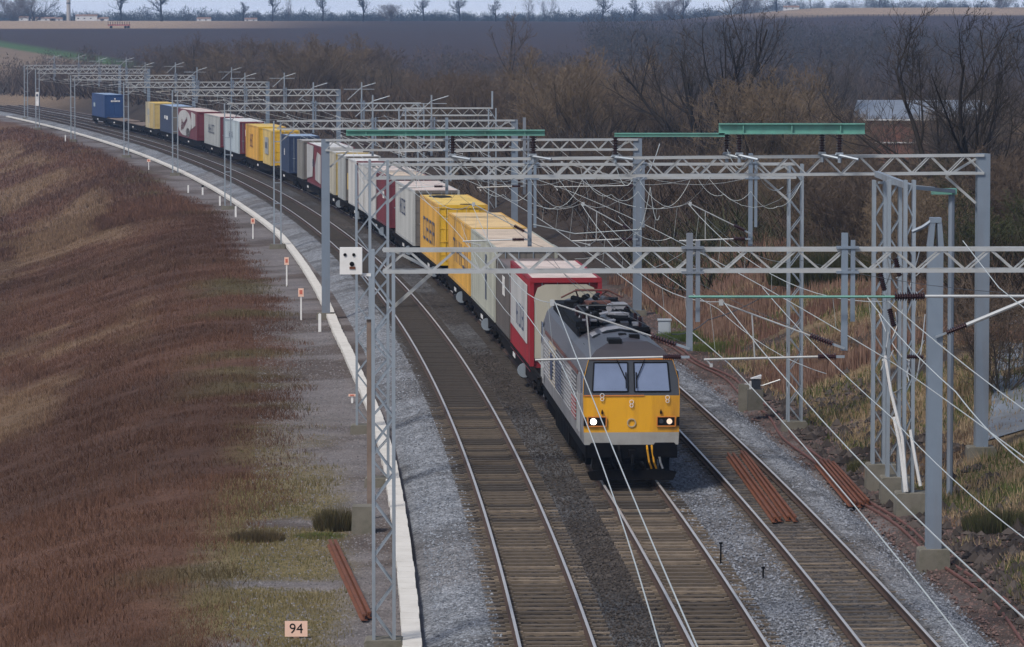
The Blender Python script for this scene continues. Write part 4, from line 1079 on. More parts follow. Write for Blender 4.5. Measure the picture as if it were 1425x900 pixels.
def strokes(mb, x, yc, zc, h, n, w, thick=0.045, vertical=True, seed=0):
    """block lettering made of plain bars on a side wall"""
    r = random.Random(seed); sg = -1
    for k in range(n):
        y = yc + (n / 2 - k - 0.5) * w
        mb.box((x, y - w * 0.3, zc), (0.014, thick * 1.6, h))
        if r.random() < 0.7: mb.box((x, y + w * 0.2, zc), (0.014, thick * 1.6, h))
        for zz in (-0.45, 0, 0.45):
            if r.random() < 0.6: mb.box((x - 0.001, y, zc + zz * h), (0.014, w * 0.55, h * 0.12))
def container(s0, s1, side, end, roof, label, top=3.92, base=1.02, doors=True, letters=None, group='freight containers on the train', bands=None, detail=True):
    a, L, rz = place_on(s0, s1)
    t = thing('freight_container', label, 'container', (a.x, a.y, base), rz, group)
    H = top - base; W = 1.22
    mb = MB()
    if detail:
        for x in (-W + 0.02, W - 0.02): corr_side(mb, x, 0.12, L - 0.12, 0.14, H - 0.1)
    else:
        for x in (-W + 0.03, W - 0.03): mb.box((x, L / 2, H / 2), (0.04, L - 0.2, H - 0.2))
    for x in (-W + 0.06, W - 0.06):
        for y in (0.07, L - 0.07): mb.box((x, y, H / 2), (0.12, 0.14, H))
        mb.box((x, L / 2, 0.07), (0.10, L - 0.28, 0.14)); mb.box((x, L / 2, H - 0.05), (0.10, L - 0.28, 0.10))
    mb.box((0, L / 2, 0.1), (2 * W - 0.24, L - 0.28, 0.06))
    mb.build('body', CM[side], t)
    mb = MB(); mb.box((0, 0.05, 0.08), (2 * W - 0.24, 0.12, 0.16)); mb.box((0, 0.05, H - 0.08), (2 * W - 0.24, 0.12, 0.16))
    for x in (-W + 0.13, W - 0.13): mb.box((x, 0.06, H / 2), (0.03, 0.1, H - 0.02))
    mb.build('end_frame', CM[end], t)
    MB().box((0, L - 0.06, H / 2), (2 * W - 0.24, 0.06, H - 0.02)).build('end_wall', CM[end], t)
    for sgn in (-1, 1):
        mb = MB(); mb.box((sgn * (W - 0.12) / 2, 0.06, H / 2), (W - 0.14, 0.05, H - 0.34))
        for k in range(4): mb.box((sgn * (W - 0.12) / 2, 0.03, 0.5 + k * (H - 1.0) / 3), (W - 0.2, 0.03, 0.05))
        dr = mb.build('door', CM[end], t)
        if detail:
            mb = MB()
            for x in (0.28, 0.8): mb.tube((sgn * x, 0.005, 0.1), (sgn * x, 0.005, H - 0.1), 0.02, n=6)
            for x in (0.28, 0.8): mb.box((sgn * x, -0.01, 1.15), (0.2, 0.02, 0.05))
            mb.build('lock_rod', M['galv'] if end not in ('yellow', 'orange') else CM[end], dr)
    mb = MB()
    n = max(4, int(L / 1.1))
    for k in range(n):
        y0, y1 = 0.1 + k * (L - 0.2) / n, 0.1 + (k + 1) * (L - 0.2) / n - 0.03
        mb.box((0, (y0 + y1) / 2, H - 0.012 - 0.02), (2 * W - 0.2, y1 - y0, 0.055))
    mb.box((0, L / 2, H - 0.05), (2 * W - 0.22, L - 0.2, 0.05))
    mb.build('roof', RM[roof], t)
    if letters: letters(t, L, H, W)
    return t
def let(n, w, h, yc=0.5, zc=0.55, m='navy', seed=1, col=None):
    def f(t, L, H, W):
        mb = MB(); strokes(mb, -W - 0.006, L * yc, H * zc, h, n, w, 0.06, seed=seed); mb.build('lettering', M[m], t)
        mb = MB()
        for k in range(5): mb.box((0.35 + 0.14 * k, -0.006, H * 0.72), (0.09, 0.014, 0.14))
        for k in range(4): mb.box((0.45 + 0.14 * k, -0.006, H * 0.60), (0.10, 0.014, 0.05))
        mb.build('door_marks', M['white_paint'] if m != 'navy' else M['navy'], t)
    return f
def panel_letters(pan, n, w, h, m='navy', poly=None, endpan=None):
    """coloured panels on the side wall, then lettering"""
    def f(t, L, H, W):
        for (mt, pts) in pan:
            mb = MB(); mb.prism([(L * (1 - a), H * b) for a, b in pts], 0, -W - 0.030, -W - 0.004); mb.build('side_graphic', mt, t)
        if n:
            mb = MB(); strokes(mb, -W - 0.036, L * 0.5, H * 0.55, h, n, w, 0.06, seed=3); mb.build('lettering', M[m], t)
        if endpan:
            for (mt, x0, x1, z0, z1) in endpan:
                mb = MB(); mb.box(((x0 + x1) / 2, -0.012, H * (z0 + z1) / 2), (x1 - x0, 0.02, H * (z1 - z0))); mb.build('end_graphic', mt, t)
    return f
ell = lambda cx, cy, a, b, n=18: [(cx + a * math.cos(k * 2 * math.pi / n), cy + b * math.sin(k * 2 * math.pi / n)) for k in range(n)]
def soot(t, L, H, W):
    let(4, 2.3, 1.1, 0.48, 0.48, 'navy', 7)(t, L, H, W)
    rs = random.Random(4)
    mb = MB(); mb.prism([(-0.35 + (0.75 + 0.25 * rs.random()) * math.cos(a_) * 0.62, L - 2.6 + (0.75 + 0.4 * rs.random()) * math.sin(a_) * 1.9) for a_ in np.linspace(0, 6.28, 18, False)], 2, H - 0.02, H + 0.012); mb.build('soot_patch', M['rubber'], t)
    mb = MB(); mb.prism([(0.25 + (0.7 + 0.3 * rs.random()) * math.cos(a_) * 0.42, 0.75 + (0.7 + 0.4 * rs.random()) * math.sin(a_) * 0.6) for a_ in np.linspace(0, 6.28, 14, False)], 2, H - 0.02, H + 0.012); mb.build('soot_patch', M['rubber'], t)
# red framed white tank-like container right behind the locomotive
def red_extra(t, L, H, W):
    mb = MB(); mb.prism([(1.3, 0.85), (L - 0.6, 0.95), (L - 0.6, H - 0.3), (1.3, H - 0.3)], 0, -W - 0.03, -W - 0.004); mb.build('side_graphic', CM['white'], t)
    mb = MB(); strokes(mb, -W - 0.036, L * 0.45, H * 0.5, 0.8, 3, 1.6, 0.1, seed=8); mb.build('lettering', M['navy'], t)
    mb = MB(); mb.prism([(-1.06, 0.45), (1.06, 0.45), (1.06, H - 0.6), (0.95, H - 0.32), (0.7, H - 0.2), (-0.7, H - 0.2), (-0.95, H - 0.32), (-1.06, H - 0.6)], 1, -0.07, 0.03); mb.build('end_panel', CM['beige'], t)
    mb = MB(); mb.bar((-1.15, -0.02, 0.1), (-1.15, -0.02, H), 0.14); mb.bar((1.15, -0.02, 0.1), (1.15, -0.02, H), 0.14); mb.bar((-1.2, -0.02, H - 0.06), (1.2, -0.02, H - 0.06), 0.16)
    mb.build('end_post', CM['red'], t)
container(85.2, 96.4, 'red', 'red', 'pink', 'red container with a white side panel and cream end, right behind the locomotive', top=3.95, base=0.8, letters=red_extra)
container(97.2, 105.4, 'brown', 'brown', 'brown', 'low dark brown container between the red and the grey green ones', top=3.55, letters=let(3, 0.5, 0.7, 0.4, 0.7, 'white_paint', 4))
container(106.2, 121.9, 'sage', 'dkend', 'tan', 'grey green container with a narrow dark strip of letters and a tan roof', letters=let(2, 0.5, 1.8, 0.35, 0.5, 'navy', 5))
container(122.7, 138.0, 'orange', 'yellow', 'ora', 'orange yellow container with large faded letters on its side', letters=let(5, 2.2, 1.0, 0.42, 0.5, 'navy', 6))
container(146.3, 159.2, 'orange', 'yellow', 'yel', 'bright yellow container with a dark sooty patch on its roof', letters=soot)
container(164.9, 179.2, 'pale', 'dkend', 'pink', 'pale grey container with blue letters and a brown end', letters=let(3, 1.6, 0.8, 0.6, 0.6, 'navy', 8))
container(185.2, 195.6, 'maroon', 'maroon', 'tan', 'maroon container partly hidden behind the lattice mast, tan roof', letters=let(3, 0.5, 0.4, 0.4, 0.6, 'white_paint', 9))
container(196.2, 206.2, 'white', 'grey', 'pink', 'whitish container behind the lattice masts with a pinkish roof')
container(206.9, 211.4, 'white', 'beige', 'white', 'short white container with a beige end near the lattice mast')
container(214.6, 220.5, 'white', 'maroon', 'white', 'short white container with a maroon end near the middle of the train')
container(224.6, 230.2, 'grey', 'dkend', 'white', 'grey container with a yellow placard on its dark end', letters=panel_letters([], 0, 0, 0, endpan=[(CM['creamy'], -1.0, 0.9, 0.25, 0.62)]))
container(233.6, 239.4, 'beige', 'creamy', 'white', 'beige container with a cream yellow end strip')
container(246.4, 259.4, 'maroon', 'white', 'white', 'white sided container with a maroon slanted stripe and round white end', letters=panel_letters([(CM['white'], [(0.0, 0.1), (0.42, 0.2), (0.5, 0.97), (0.0, 0.97)]), (CM['white'], [(0.62, 0.15), (1.0, 0.1), (1.0, 0.8), (0.78, 0.85), (0.62, 0.5)])], 2, 1.2, 0.5))
container(264.3, 269.4, 'taupe', 'dkend', 'grey', 'grey brown container next to the navy one')
container(277.9, 285.4, 'navy', 'navy', 'blue', 'navy container with white marks in the middle of the train', letters=panel_letters([], 1, 0.8, 0.5, 'white_paint', endpan=[(M['white_paint'], 0.35, 0.62, 0.5, 0.72), (M['white_paint'], 0.7, 0.95, 0.5, 0.68)]))
container(296.6, 304.4, 'creamy', 'yellow', 'yel', 'pale yellow container with a strip of dark letters down its end', letters=panel_letters([(CM['grey'], [(0.3, 0.3), (0.75, 0.3), (0.75, 0.78), (0.3, 0.78)])], 3, 0.8, 0.5, endpan=[(CM['dkend'], 0.25, 0.55, 0.1, 0.9)]))
container(309.7, 322.6, 'orange', 'yellow', 'yel', 'yellow container with maroon marks, between the maroon ended and the pale yellow ones', letters=panel_letters([], 3, 1.1, 1.1, 'rust_red'))
container(330.4, 346.2, 'paleblue', 'maroon', 'white', 'pale blue container with a plum maroon end with white letters', letters=panel_letters([], 3, 1.5, 0.5, endpan=[(M['white_paint'], -0.6, -0.3, 0.55, 0.75), (M['white_paint'], -0.2, 0.8, 0.55, 0.68)]))
container(351.7, 368.2, 'grey', 'maroon', 'pink', 'grey container with dark letters and a maroon end far along the train', letters=panel_letters([], 4, 1.8, 0.8, endpan=[(M['white_paint'], -0.4, 0.4, 0.5, 0.62)]))
container(376.5, 398.6, 'maroon', 'maroon', 'pink', 'long maroon container with a rounded white panel and dark graphics', letters=panel_letters([(CM['white'], ell(0.36, 0.52, 0.36, 0.46)), (CM['maroon'], [(0.18, 0.2), (0.34, 0.3), (0.52, 0.62), (0.50, 0.75), (0.40, 0.6), (0.3, 0.5), (0.22, 0.7)]), (CM['white'], [(0.74, 0.35), (0.92, 0.5), (0.92, 0.9), (0.72, 0.95)]), (CM['brown'], ell(0.55, 0.2, 0.10, 0.16))], 0, 0, 0), detail=False)
container(405.5, 419.8, 'navy', 'dkend', 'blue', 'dark blue container next to the cream one, two white marks on its side', letters=panel_letters([(M['white_paint'], [(0.4, 0.5), (0.48, 0.5), (0.48, 0.62), (0.4, 0.62)]), (M['white_paint'], [(0.55, 0.48), (0.66, 0.48), (0.66, 0.62), (0.55, 0.62)])], 0, 0, 0), detail=False)
container(427.6, 437.2, 'cream', 'creamy', 'yel', 'cream container with grey notices at the end of the loaded stretch', letters=panel_letters([(CM['grey'], [(0.28, 0.5), (0.5, 0.5), (0.5, 0.75), (0.28, 0.75)]), (CM['grey'], [(0.4, 0.2), (0.5, 0.2), (0.5, 0.45), (0.4, 0.45)]), (CM['creamy'], [(0.55, 0.02), (0.99, 0.02), (0.99, 0.98), (0.55, 0.98)])], 0, 0, 0), detail=False)
def blue_marks(t, L, H, W):
    mb = MB()
    for k in range(7): mb.box((-0.35 + 0.17 * k, -0.012, H * 0.72), (0.12, 0.02, 0.20))
    mb.box((0.1, -0.012, H * 0.82), (0.16, 0.02, 0.16)); mb.build('lettering', M['white_paint'], t)
    mb = MB(); mb.box((-W - 0.01, L * 0.8, H * 0.5), (0.02, 2.0, 0.5)); mb.build('side_mark', CM['paleblue'], t)
container(488.4, 504.6, 'blue', 'blue', 'blue', 'blue container with white letters at the very tail of the train', letters=blue_marks, detail=False)

# ------------------------------------------------------------------ lineside things on the right
def lattice_leg(mb, x, y, z0, z1, w, leg=0.09): lattice_mast(mb, x, y, z0, z1, w, w, leg, 0.5, lw=0.028)
Ysw = 116.0
t = thing('switch_tower', 'cluster of three grey lattice legs on concrete blocks with a green topped arm', 'switching structure', (xw(1243, Ysw), Ysw, gz(xw(1243, Ysw), Ysw)))
ox = tuple(t.location)
for px, Y_, ft in ((1224, 119.5, 646), (1245, 116.5, 664), (1266, 113.5, 686)):
    x = xw(px, Y_); zf = CAMH - (ft - 38) * Y_ / FOC; zt = CAMH - (250 - 38) * Y_ / FOC
    mb = MB(); lattice_leg(mb, x, Y_, zf - 0.02, zt, 0.30 if px < 1260 else 0.22); mb.build('leg', M['galv'], t, origin=ox)
    footing(t, x + 0.1, Y_, zf, 0.85, 0.9)
mb = MB(); zt = 8.3
mb.bar((xw(1220, 119.5), 119.5, 8.35), (xw(1268, 113.5), 113.5, 8.2), 0.12, 0.16); mb.bar((xw(1224, 119.5), 119.8, 8.1), (xw(1300, 117), 117, 8.05), 0.06); mb.bar((xw(1268, 113.5), 113.5, 8.2), (xw(1330, 116), 116, 8.0), 0.08, 0.1)
mb.build('top_frame', M['galv'], t, origin=ox)
mb = MB(); mb.bar((xw(1296, 116), 116, 8.0), (xw(1331, 116), 116, 8.0), 0.22, 0.16); mb.build('green_beam', M['green_paint'], t, origin=ox)
mb = MB(); mb.tube((xw(1325, 116), 116.1, gz(xw(1325, 116), 116)), (xw(1325, 116), 116.1, 7.93), 0.085, n=8); mb.build('post', M['mast_grey'], t, origin=ox)
for pts in (((1232, 495), (1240, 545), (1256, 610), (1262, 684)), ((1244, 580), (1253, 622), (1260, 684)), ((1267, 598), (1274, 640), (1281, 676))):
    mb = MB(); mb.path([atY(a, b, 113.2) for a, b in pts], 0.045, 6); mb.build('cable_pipe', M['white_paint'], t, origin=ox)
# jumble of pale cables and insulators round the legs
mb = MB()
rr = random.Random(5)
for k in range(16):
    a = atY(rr.uniform(1222, 1275), rr.uniform(330, 560), 115 + rr.uniform(-1, 3)); b = atY(rr.uniform(1222, 1290), rr.uniform(340, 520), 115 + rr.uniform(-1, 3)); m_ = (a + b) / 2; m_.z -= 0.25
    MB().path([a, a.lerp(m_, 0.5) - Vector((0, 0, 0.08)), m_, b.lerp(m_, 0.5) - Vector((0, 0, 0.08)), b], 0.016, 4).build('cable', M['galv_light'], t, origin=ox)
for px, py in ((1225, 380), (1246, 360), (1262, 400), (1238, 430)):
    a = atY(px, py, 114.5); insulator(a, a + Vector((0.1, -0.2, -0.45)), t, ox, 0.08)

Ym = 102.5
t = thing('overhead_line_mast', 'broad grey steel mast standing alone on the right, nearest the camera', 'mast', (xw(1302, Ym), Ym, gz(xw(1302, Ym), Ym)))
ox = tuple(t.location); x = xw(1302, Ym); zf = CAMH - (765 - 38) * Ym / FOC
mb = MB(); solid_mast(mb, x, Ym, zf - 0.05, 7.2, 0.36); mb.build('mast', M['mast_grey'], t, origin=ox)
footing(t, x, Ym, zf, 0.72, 0.8)
mb = MB()
mb.prism([(x - 0.19, 7.2), (x - 0.06, 7.2), (x - 0.02, 7.75), (x - 0.12, 7.80)], 1, Ym - 0.2, Ym + 0.2); mb.prism([(x + 0.06, 7.2), (x + 0.19, 7.2), (x + 0.14, 7.78), (x + 0.03, 7.75)], 1, Ym - 0.2, Ym + 0.2); mb.box((x, Ym, 7.83), (0.26, 0.42, 0.12))
mb.path([Vector((x - 0.1, Ym, 7.8)), Vector((x - 0.3, Ym, 7.66)), Vector((x - 0.55, Ym, 7.55))], 0.05, 6); mb.build('mast_head', M['mast_grey'], t, origin=ox)
a = Vector((x + 0.0, Ym - 0.25, 12.4 - (468 - 38) * Ym / FOC)); b = atY(1345, 452, Ym - 0.3); c_ = atY(1432, 416, Ym - 0.3)
o = MB().tube(b, c_, 0.05, n=8).build('cantilever', M['galv_light'], t, origin=ox); insulator(a.lerp(b, 0.35), b, o, ox, 0.085, nr=10); MB().bar(a, a.lerp(b, 0.35), 0.05).build('bracket', M['galv'], o, origin=ox)
a = atY(1290, 494, Ym - 0.3); insulator(atY(1262, 496, Ym - 0.3), atY(1285, 497, Ym - 0.3), t, ox, 0.07)

def block_thing(px, py, Y, w, d, h, label):
    x = xw(px, Y); z0 = CAMH - (py - 38) * Y / FOC
    t = thing('signal_box', label, 'equipment', (x, Y, z0)); ox = tuple(t.location)
    mb = MB(); mb.box((x, Y, z0 + h * 0.28 - 0.1), (w, d, h * 0.56 + 0.2)); mb.build('base_block', M['concrete'], t, origin=ox)
    mb = MB(); mb.box((x + 0.02, Y, z0 + h * 0.75), (w * 0.6, d * 0.6, h * 0.42)); mb.build('case', M['cab_dark'], t, origin=ox)
    mb = MB(); mb.box((x - w * 0.3, Y - 0.05, z0 + h * 0.72), (w * 0.16, d * 0.3, h * 0.3)); mb.prism([(x - 0.15, z0 + h * 0.98), (x + 0.18, z0 + h * 0.98), (x + 0.2, z0 + h * 1.12)], 1, Y - 0.2, Y + 0.2); mb.build('hood', M['white_paint'], t, origin=ox)
block_thing(1052, 562, 142.0, 0.5, 0.55, 0.85, 'dark equipment case with a white hood on a small concrete block beside the right track')
t = thing('relay_cabinet', 'small pale grey cabinet on the right cess behind the locomotive', 'cabinet', (xw(925, 178), 178, gz(xw(925, 178), 178)))
mb = MB(); mb.box((0, 0, 0.4), (0.5, 0.45, 0.8)); mb.box((0, 0, 0.83), (0.58, 0.52, 0.06)); cb = mb.build('case', M['box_grey'], t); MB().box((0, -0.235, 0.4), (0.4, 0.02, 0.66)).build('door', M['box_grey'], t)
t = thing('concrete_post', 'upright concrete slab beside the dark equipment case', 'concrete slab', (xw(1037, 145), 145, gz(xw(1037, 145), 145)))
mb = MB(); mb.prism([(-0.2, -0.2), (0.2, -0.2), (0.2, 0.82), (0.12, 0.9), (-0.2, 0.9)], 1, -0.12, 0.12); mb.build('slab', M['concrete'], t)
MB().path([Vector((0, -0.1, 0.9)), Vector((0.6, -0.1, 0.85)), Vector((1.2, -0.1, 1.05))], 0.025, 5).build('pipe', M['galv_light'], t)

# rusty rails lying about
def rail_piece(a, b, label, mt='rust', w=0.07, group='rusty lengths of rail lying by the tracks'):
    a = Vector(a); b = Vector(b); d = (b - a).normalized(); n = Vector((-d.y, d.x, 0)).normalized()
    prof = [(-0.065, 0), (0.065, 0), (0.065, 0.012), (0.01, 0.03), (0.01, 0.10), (0.033, 0.11), (0.033, 0.145), (-0.033, 0.145), (-0.033, 0.11), (-0.01, 0.10), (-0.01, 0.03), (-0.065, 0.012)]
    V = []; k = len(prof)
    for p in (a, b):
        for u, v in prof: V.append(tuple(p + n * u * (w / 0.07) + Vector((0, 0, v))))
    F = [tuple(range(k - 1, -1, -1)), tuple(range(k, 2 * k))] + [(i, (i + 1) % k, k + (i + 1) % k, k + i) for i in range(k)]
    o = MB().add(V, F).build('discarded_rail', M[mt], origin=tuple(a), loc=tuple(a))
    return tag(o, label, 'rail', group)
zb = -0.20
for (x0, y0, x1, y1, lb) in ((1013, 636, 1078, 727, 'leftmost of four rusty rails lying between the rails of the right track'), (1020, 636, 1086, 726, 'second from the left of four rusty rails lying in the right track'),
                             (1031, 633, 1097, 725, 'third from the left of four rusty rails lying in the right track'), (1036, 634, 1107, 726, 'rightmost of four rusty rails lying between the rails of the right track')):
    rail_piece(at(x0, y0, zb), at(x1, y1, zb), lb)
for k, (x0, y0, x1, y1, lb) in enumerate(((1136, 647, 1184, 704, 'leftmost rusty bar of the bundle on the right cess'), (1141, 645, 1190, 704, 'second rusty bar of the bundle on the right cess'), (1146, 644, 1197, 705, 'third rusty bar of the bundle on the right cess'),
                                          (1152, 645, 1203, 703, 'fourth rusty bar of the bundle on the right cess'), (1159, 648, 1208, 701, 'rightmost rusty bar of the bundle on the right cess'))):
    a, b = at(x0, y0, -0.45), at(x1, y1, -0.45); a.z = gz(a.x, a.y) + 0.04; b.z = gz(b.x, b.y) + 0.03 + 0.02 * (k % 2)
    rail_piece(a, b, lb)
for x0, y0, x1, y1, lb in ((459, 757, 507, 865, 'left one of two rusty rails lying by the near lattice mast'), (466, 757, 514, 862, 'right one of two rusty rails lying by the near lattice mast')):
    a, b = at(x0, y0, -0.5), at(x1, y1, -0.5); a.z = gz(a.x, a.y) + 0.03; b.z = gz(b.x, b.y) + 0.05
    rail_piece(a, b, lb, 'rust', 0.085)
# long rusty red cable run along the right cess
for off, lb in ((9.75, 'long dull red cable nearer the right track along the cess'), (10.05, 'long dull red cable farther from the right track along the cess')):
    pts = []
    for Y in np.arange(70, 235, 1.5):
        p = tp(Y, off + 0.25 * math.sin(Y * 0.11 + off) + 0.1 * math.sin(Y * 0.41)); p.z = gz(p.x, p.y) + 0.05; pts.append(p)
    o = MB().path(pts, 0.04, 5).build('ground_cable', M['rust_red'], origin=tuple(pts[0]), loc=tuple(pts[0])); tag(o, lb, 'cable', 'cables lying along the right cess')
# grounding rods in the six foot
for px, py, h, lb in ((1003, 785, 0.5, 'thin dark rod standing between the middle and right tracks'), (1062, 803, 0.22, 'short dark stub between the middle and right tracks')):
    p = at(px, py, -0.22); t = thing('marker_rod', lb, 'rod', tuple(p))
    MB().tube((0, 0, -0.05), (0, 0, h), 0.02, n=6).build('rod', M['black'], t); MB().box((0, 0, h), (0.08, 0.08, 0.04)).build('cap', M['black'], t)

# ------------------------------------------------------------------ lineside things on the left
def text_on(txt, size, parent, loc, m, name='number'):
    cu = bpy.data.curves.new(name, 'FONT'); cu.body = txt; cu.size = size; cu.align_x = 'CENTER'; cu.align_y = 'CENTER'; cu.extrude = 0.002; cu.offset = 0.0
    tmp = bpy.data.objects.new(name, cu); COL.objects.link(tmp)
    dg = bpy.context.evaluated_depsgraph_get(); me = bpy.data.meshes.new_from_object(tmp.evaluated_get(dg))
    bpy.data.objects.remove(tmp); me.materials.clear(); me.materials.append(m)
    o = bpy.data.objects.new(name, me); COL.objects.link(o); o.parent = parent; o.location = loc; o.rotation_euler = (math.pi / 2, 0, 0)
    return o
Yn = 91.0; s_ = FOC / Yn
x = xw(410, Yn); zc = CAMH - (879 - 38) / s_
t = thing('number_sign', 'pinkish white square sign reading 94 on a short post at the bottom edge', 'sign', (x, Yn, gz(x, Yn)))
g0 = gz(x, Yn); zz = zc - g0
MB().box((0, 0, zz), (0.48, 0.03, 0.33)).build('plate', M['sign_face'], t); MB().box((0, 0.04, (zz - 0.1) / 2 - 0.1), (0.11, 0.05, zz + 0.1)).build('post', M['sign_face'], t)
text_on('94', 0.30, t, (0, -0.018, zz), M['rubber'])
def marker(px, ptop, pbot, label, kind='sign', w=0.24):
    p = at(px, pbot, -0.55); p.z = gz(p.x, p.y); s1 = FOC / p.y; h = (pbot - ptop) / s1
    t = thing('marker_post', label, 'marker post', tuple(p), 0, 'small white marker posts along the left cess')
    if kind == 'sign':
        MB().box((0, 0, h * 0.42), (0.07, 0.05, h * 0.84)).build('post', M['white_paint'], t)
        pl_ = MB().box((0, -0.04, h * 0.86), (w, 0.03, h * 0.26)).build('plate', M['sign_face'], t)
        MB().box((0, -0.06, h * 0.87), (w * 0.55, 0.012, h * 0.13)).build('symbol', M['sign_red'], pl_)
    else:
        MB().prism([(-0.06, -0.1), (0.06, -0.1), (0.06, h - 0.04), (0, h), (-0.06, h - 0.04)], 1, -0.05, 0.05).build('post', M['white_paint'], t)
        if kind == 'cap': MB().box((0, 0, h + 0.06), (0.16, 0.14, 0.14)).build('cap', M['black'], t)
marker(419, 400, 445, 'marker post with a red square plate, nearer of the two beside the solid mast')
marker(399, 357, 398, 'marker post with a red square on its plate, second beyond the solid mast', w=0.22)
marker(352, 303, 332, 'marker post with a small orange plate beside the ladder mast')
marker(490, 549, 562, 'low red and white marker beside the trough, left of the near lattice masts')
marker(445, 436, 462, 'plain white stake in front of the solid mast', 'stake')
marker(328, 286, 302, 'plain white stake just right of the ladder mast footing', 'stake')
marker(306, 272, 286, 'plain white stake just left of the ladder mast footing', 'stake')
marker(282, 260, 271, 'stake with a black cap on the far curve', 'cap')
marker(262, 257, 268, 'plain white stake left of the black capped one', 'stake')
marker(207, 221, 236, 'orange plated marker on the far curve beside the scrub', w=0.3)
marker(91, 187, 197, 'farthest white stake at the left near the far gantries', 'stake')
# old footings left of the near masts
t = thing('footing_block', 'weathered concrete block left of the trough, beside the tall lattice mast', 'concrete block', (xw(505, 110), 110, gz(xw(505, 110), 110)), 0)
MB().prism([(-0.32, -0.3), (0.30, -0.3), (0.27, 0.7), (-0.28, 0.7)], 1, -0.35, 0.35).build('block', M['concrete'], t)
t = thing('anchor_mast', 'slim brown weathered post standing among the near lattice masts', 'mast', (xw(513, 113), 113, gz(xw(513, 113), 113)))
MB().bar((0, 0, -0.1), (0, 0, 5.3), 0.12).build('post', M['deck_wood'], t); MB().box((0, 0, 5.3), (0.22, 0.22, 0.05)).build('cap', M['galv'], t)

# ------------------------------------------------------------------ vegetation
def blades(name, n, region, label, cat, cols, hrange, wid, seed, lean=0.25, dens=None, kind='stuff', wy=0.00010, cfun=None):
    r = np.random.default_rng(seed)
    ulo, uhi, y0, y1 = region
    Y = y0 + (y1 - y0) * r.random(n) ** 1.7; U = ulo + (uhi - ulo) * r.random(n)
    X = X1(Y) + U
    keep = np.abs(X) < 712.5 * Y / FOC + 7
    if dens is not None: keep &= r.random(n) < dens(X, Y, U)
    X, Y, U = X[keep], Y[keep], U[keep]; n = len(X)
    Z = ground_z(X, Y)
    cl = fbm(X, Y, 2.2, seed + 3); h = (hrange[0] + (hrange[1] - hrange[0]) * np.clip((cl - 0.25) * 1.7, 0, 1)) * (0.6 + 0.7 * r.random(n))
    a = r.random(n) * 6.28; w = wid * (0.6 + 0.8 * r.random(n)) + Y * wy
    lx, ly = np.cos(a) * h * lean * r.random(n), np.sin(a) * h * lean * r.random(n)
    b = r.random(n) * 3.14; bx, by = np.cos(b) * w, np.sin(b) * w * 0.3
    V = np.stack([np.stack([X - bx, Y - by, Z - 0.03], -1), np.stack([X + bx, Y + by, Z - 0.03], -1), np.stack([X + lx, Y + ly, Z + h], -1)], 1).reshape(-1, 3)
    F = np.arange(3 * n).reshape(n, 3)
    cols = np.array(cols); m1 = np.clip((fbm(X, Y, 7.0, seed + 9) - 0.3) * 2.5, 0, 0.999) * (len(cols) - 1)
    i = np.clip((m1 + (r.random(n) - 0.5) * 1.4).round().astype(int), 0, len(cols) - 1)
    c = (cols[i] if cfun is None else cfun(X, Y)) * (0.72 + 0.56 * r.random((n, 1)))
    o = mesh_np(name, V, F, M['stems'], color=np.repeat(c, 3, 0))
    return tag(o, label, cat, kind=kind)
def d_left(X, Y, U):
    e = -5.0 - 1.3 * sstep(130, 104, Y) - 1.0 * (fbm(X, Y, 14, 23) - 0.5) * 2 - 1.0 * (fbm(X, Y, 1.8, 77) - 0.5) * 2
    return sstep(e + 0.3, e - 1.4, U) * (0.35 + 0.65 * sstep(0.35, 0.5, fbm(X, Y, 3.5, 78)))
blades('dead_scrub', 460000, (-24, -4.5, 84, 330), 'brown dead scrub and weeds covering the left bank', 'scrub', [(0.1, 0.06, 0.04)], (0.04, 0.26), 0.006, 61, lean=1.2, dens=d_left, cfun=left_cols, wy=0.00006)
blades('dead_scrub', 110000, (-60, -6.0, 300, 560), 'brown scrub on the far part of the left bank', 'scrub', [(0.1, 0.06, 0.04)], (0.15, 0.5), 0.012, 62, lean=0.8, dens=lambda X, Y, U: sstep(-6.0, -8.0, U), cfun=left_cols)
blades('short_grass', 60000, (-11, -4.2, 84, 140), 'short mossy grass in patches beside the path', 'grass', [(0.12, 0.10, 0.045), (0.16, 0.13, 0.065), (0.10, 0.092, 0.038)], (0.03, 0.12), 0.008, 63, dens=lambda X, Y, U: sstep(0.30, 0.48, fbm(X, Y, 3.2, 31)) * sstep(-4.0, -5.2, U) * sstep(-8.4, -6.9, U) * sstep(150, 112, Y))
blades('bank_grass', 220000, (10.4, 24, 84, 215), 'dry tan and green grass on the right bank', 'grass', [(0.24, 0.175, 0.105), (0.085, 0.095, 0.032), (0.28, 0.205, 0.125), (0.16, 0.105, 0.070)], (0.10, 0.38), 0.010, 64, lean=0.8, dens=lambda X, Y, U: sstep(10.6, 11.6, U + 1.8 * (fbm(X, Y, 3, 79) - 0.5)) * sstep(0.34, 0.46, fbm(X, Y, 4.0, 80)) * sstep(210, 190, Y) * (1 - 0.75 * (X > (1370 - CXP) * Y / FOC) * (Y > 122) * (Y < 164)))
blades('dead_bracken', 70000, (11.2, 20, 145, 215), 'reddish dead bracken and reeds on the bank behind the locomotive', 'bracken', [(0.19, 0.110, 0.082), (0.23, 0.145, 0.105), (0.14, 0.078, 0.058)], (0.25, 0.8), 0.012, 65, dens=lambda X, Y, U: sstep(0.42, 0.55, fbm(X, Y, 8, 81)))
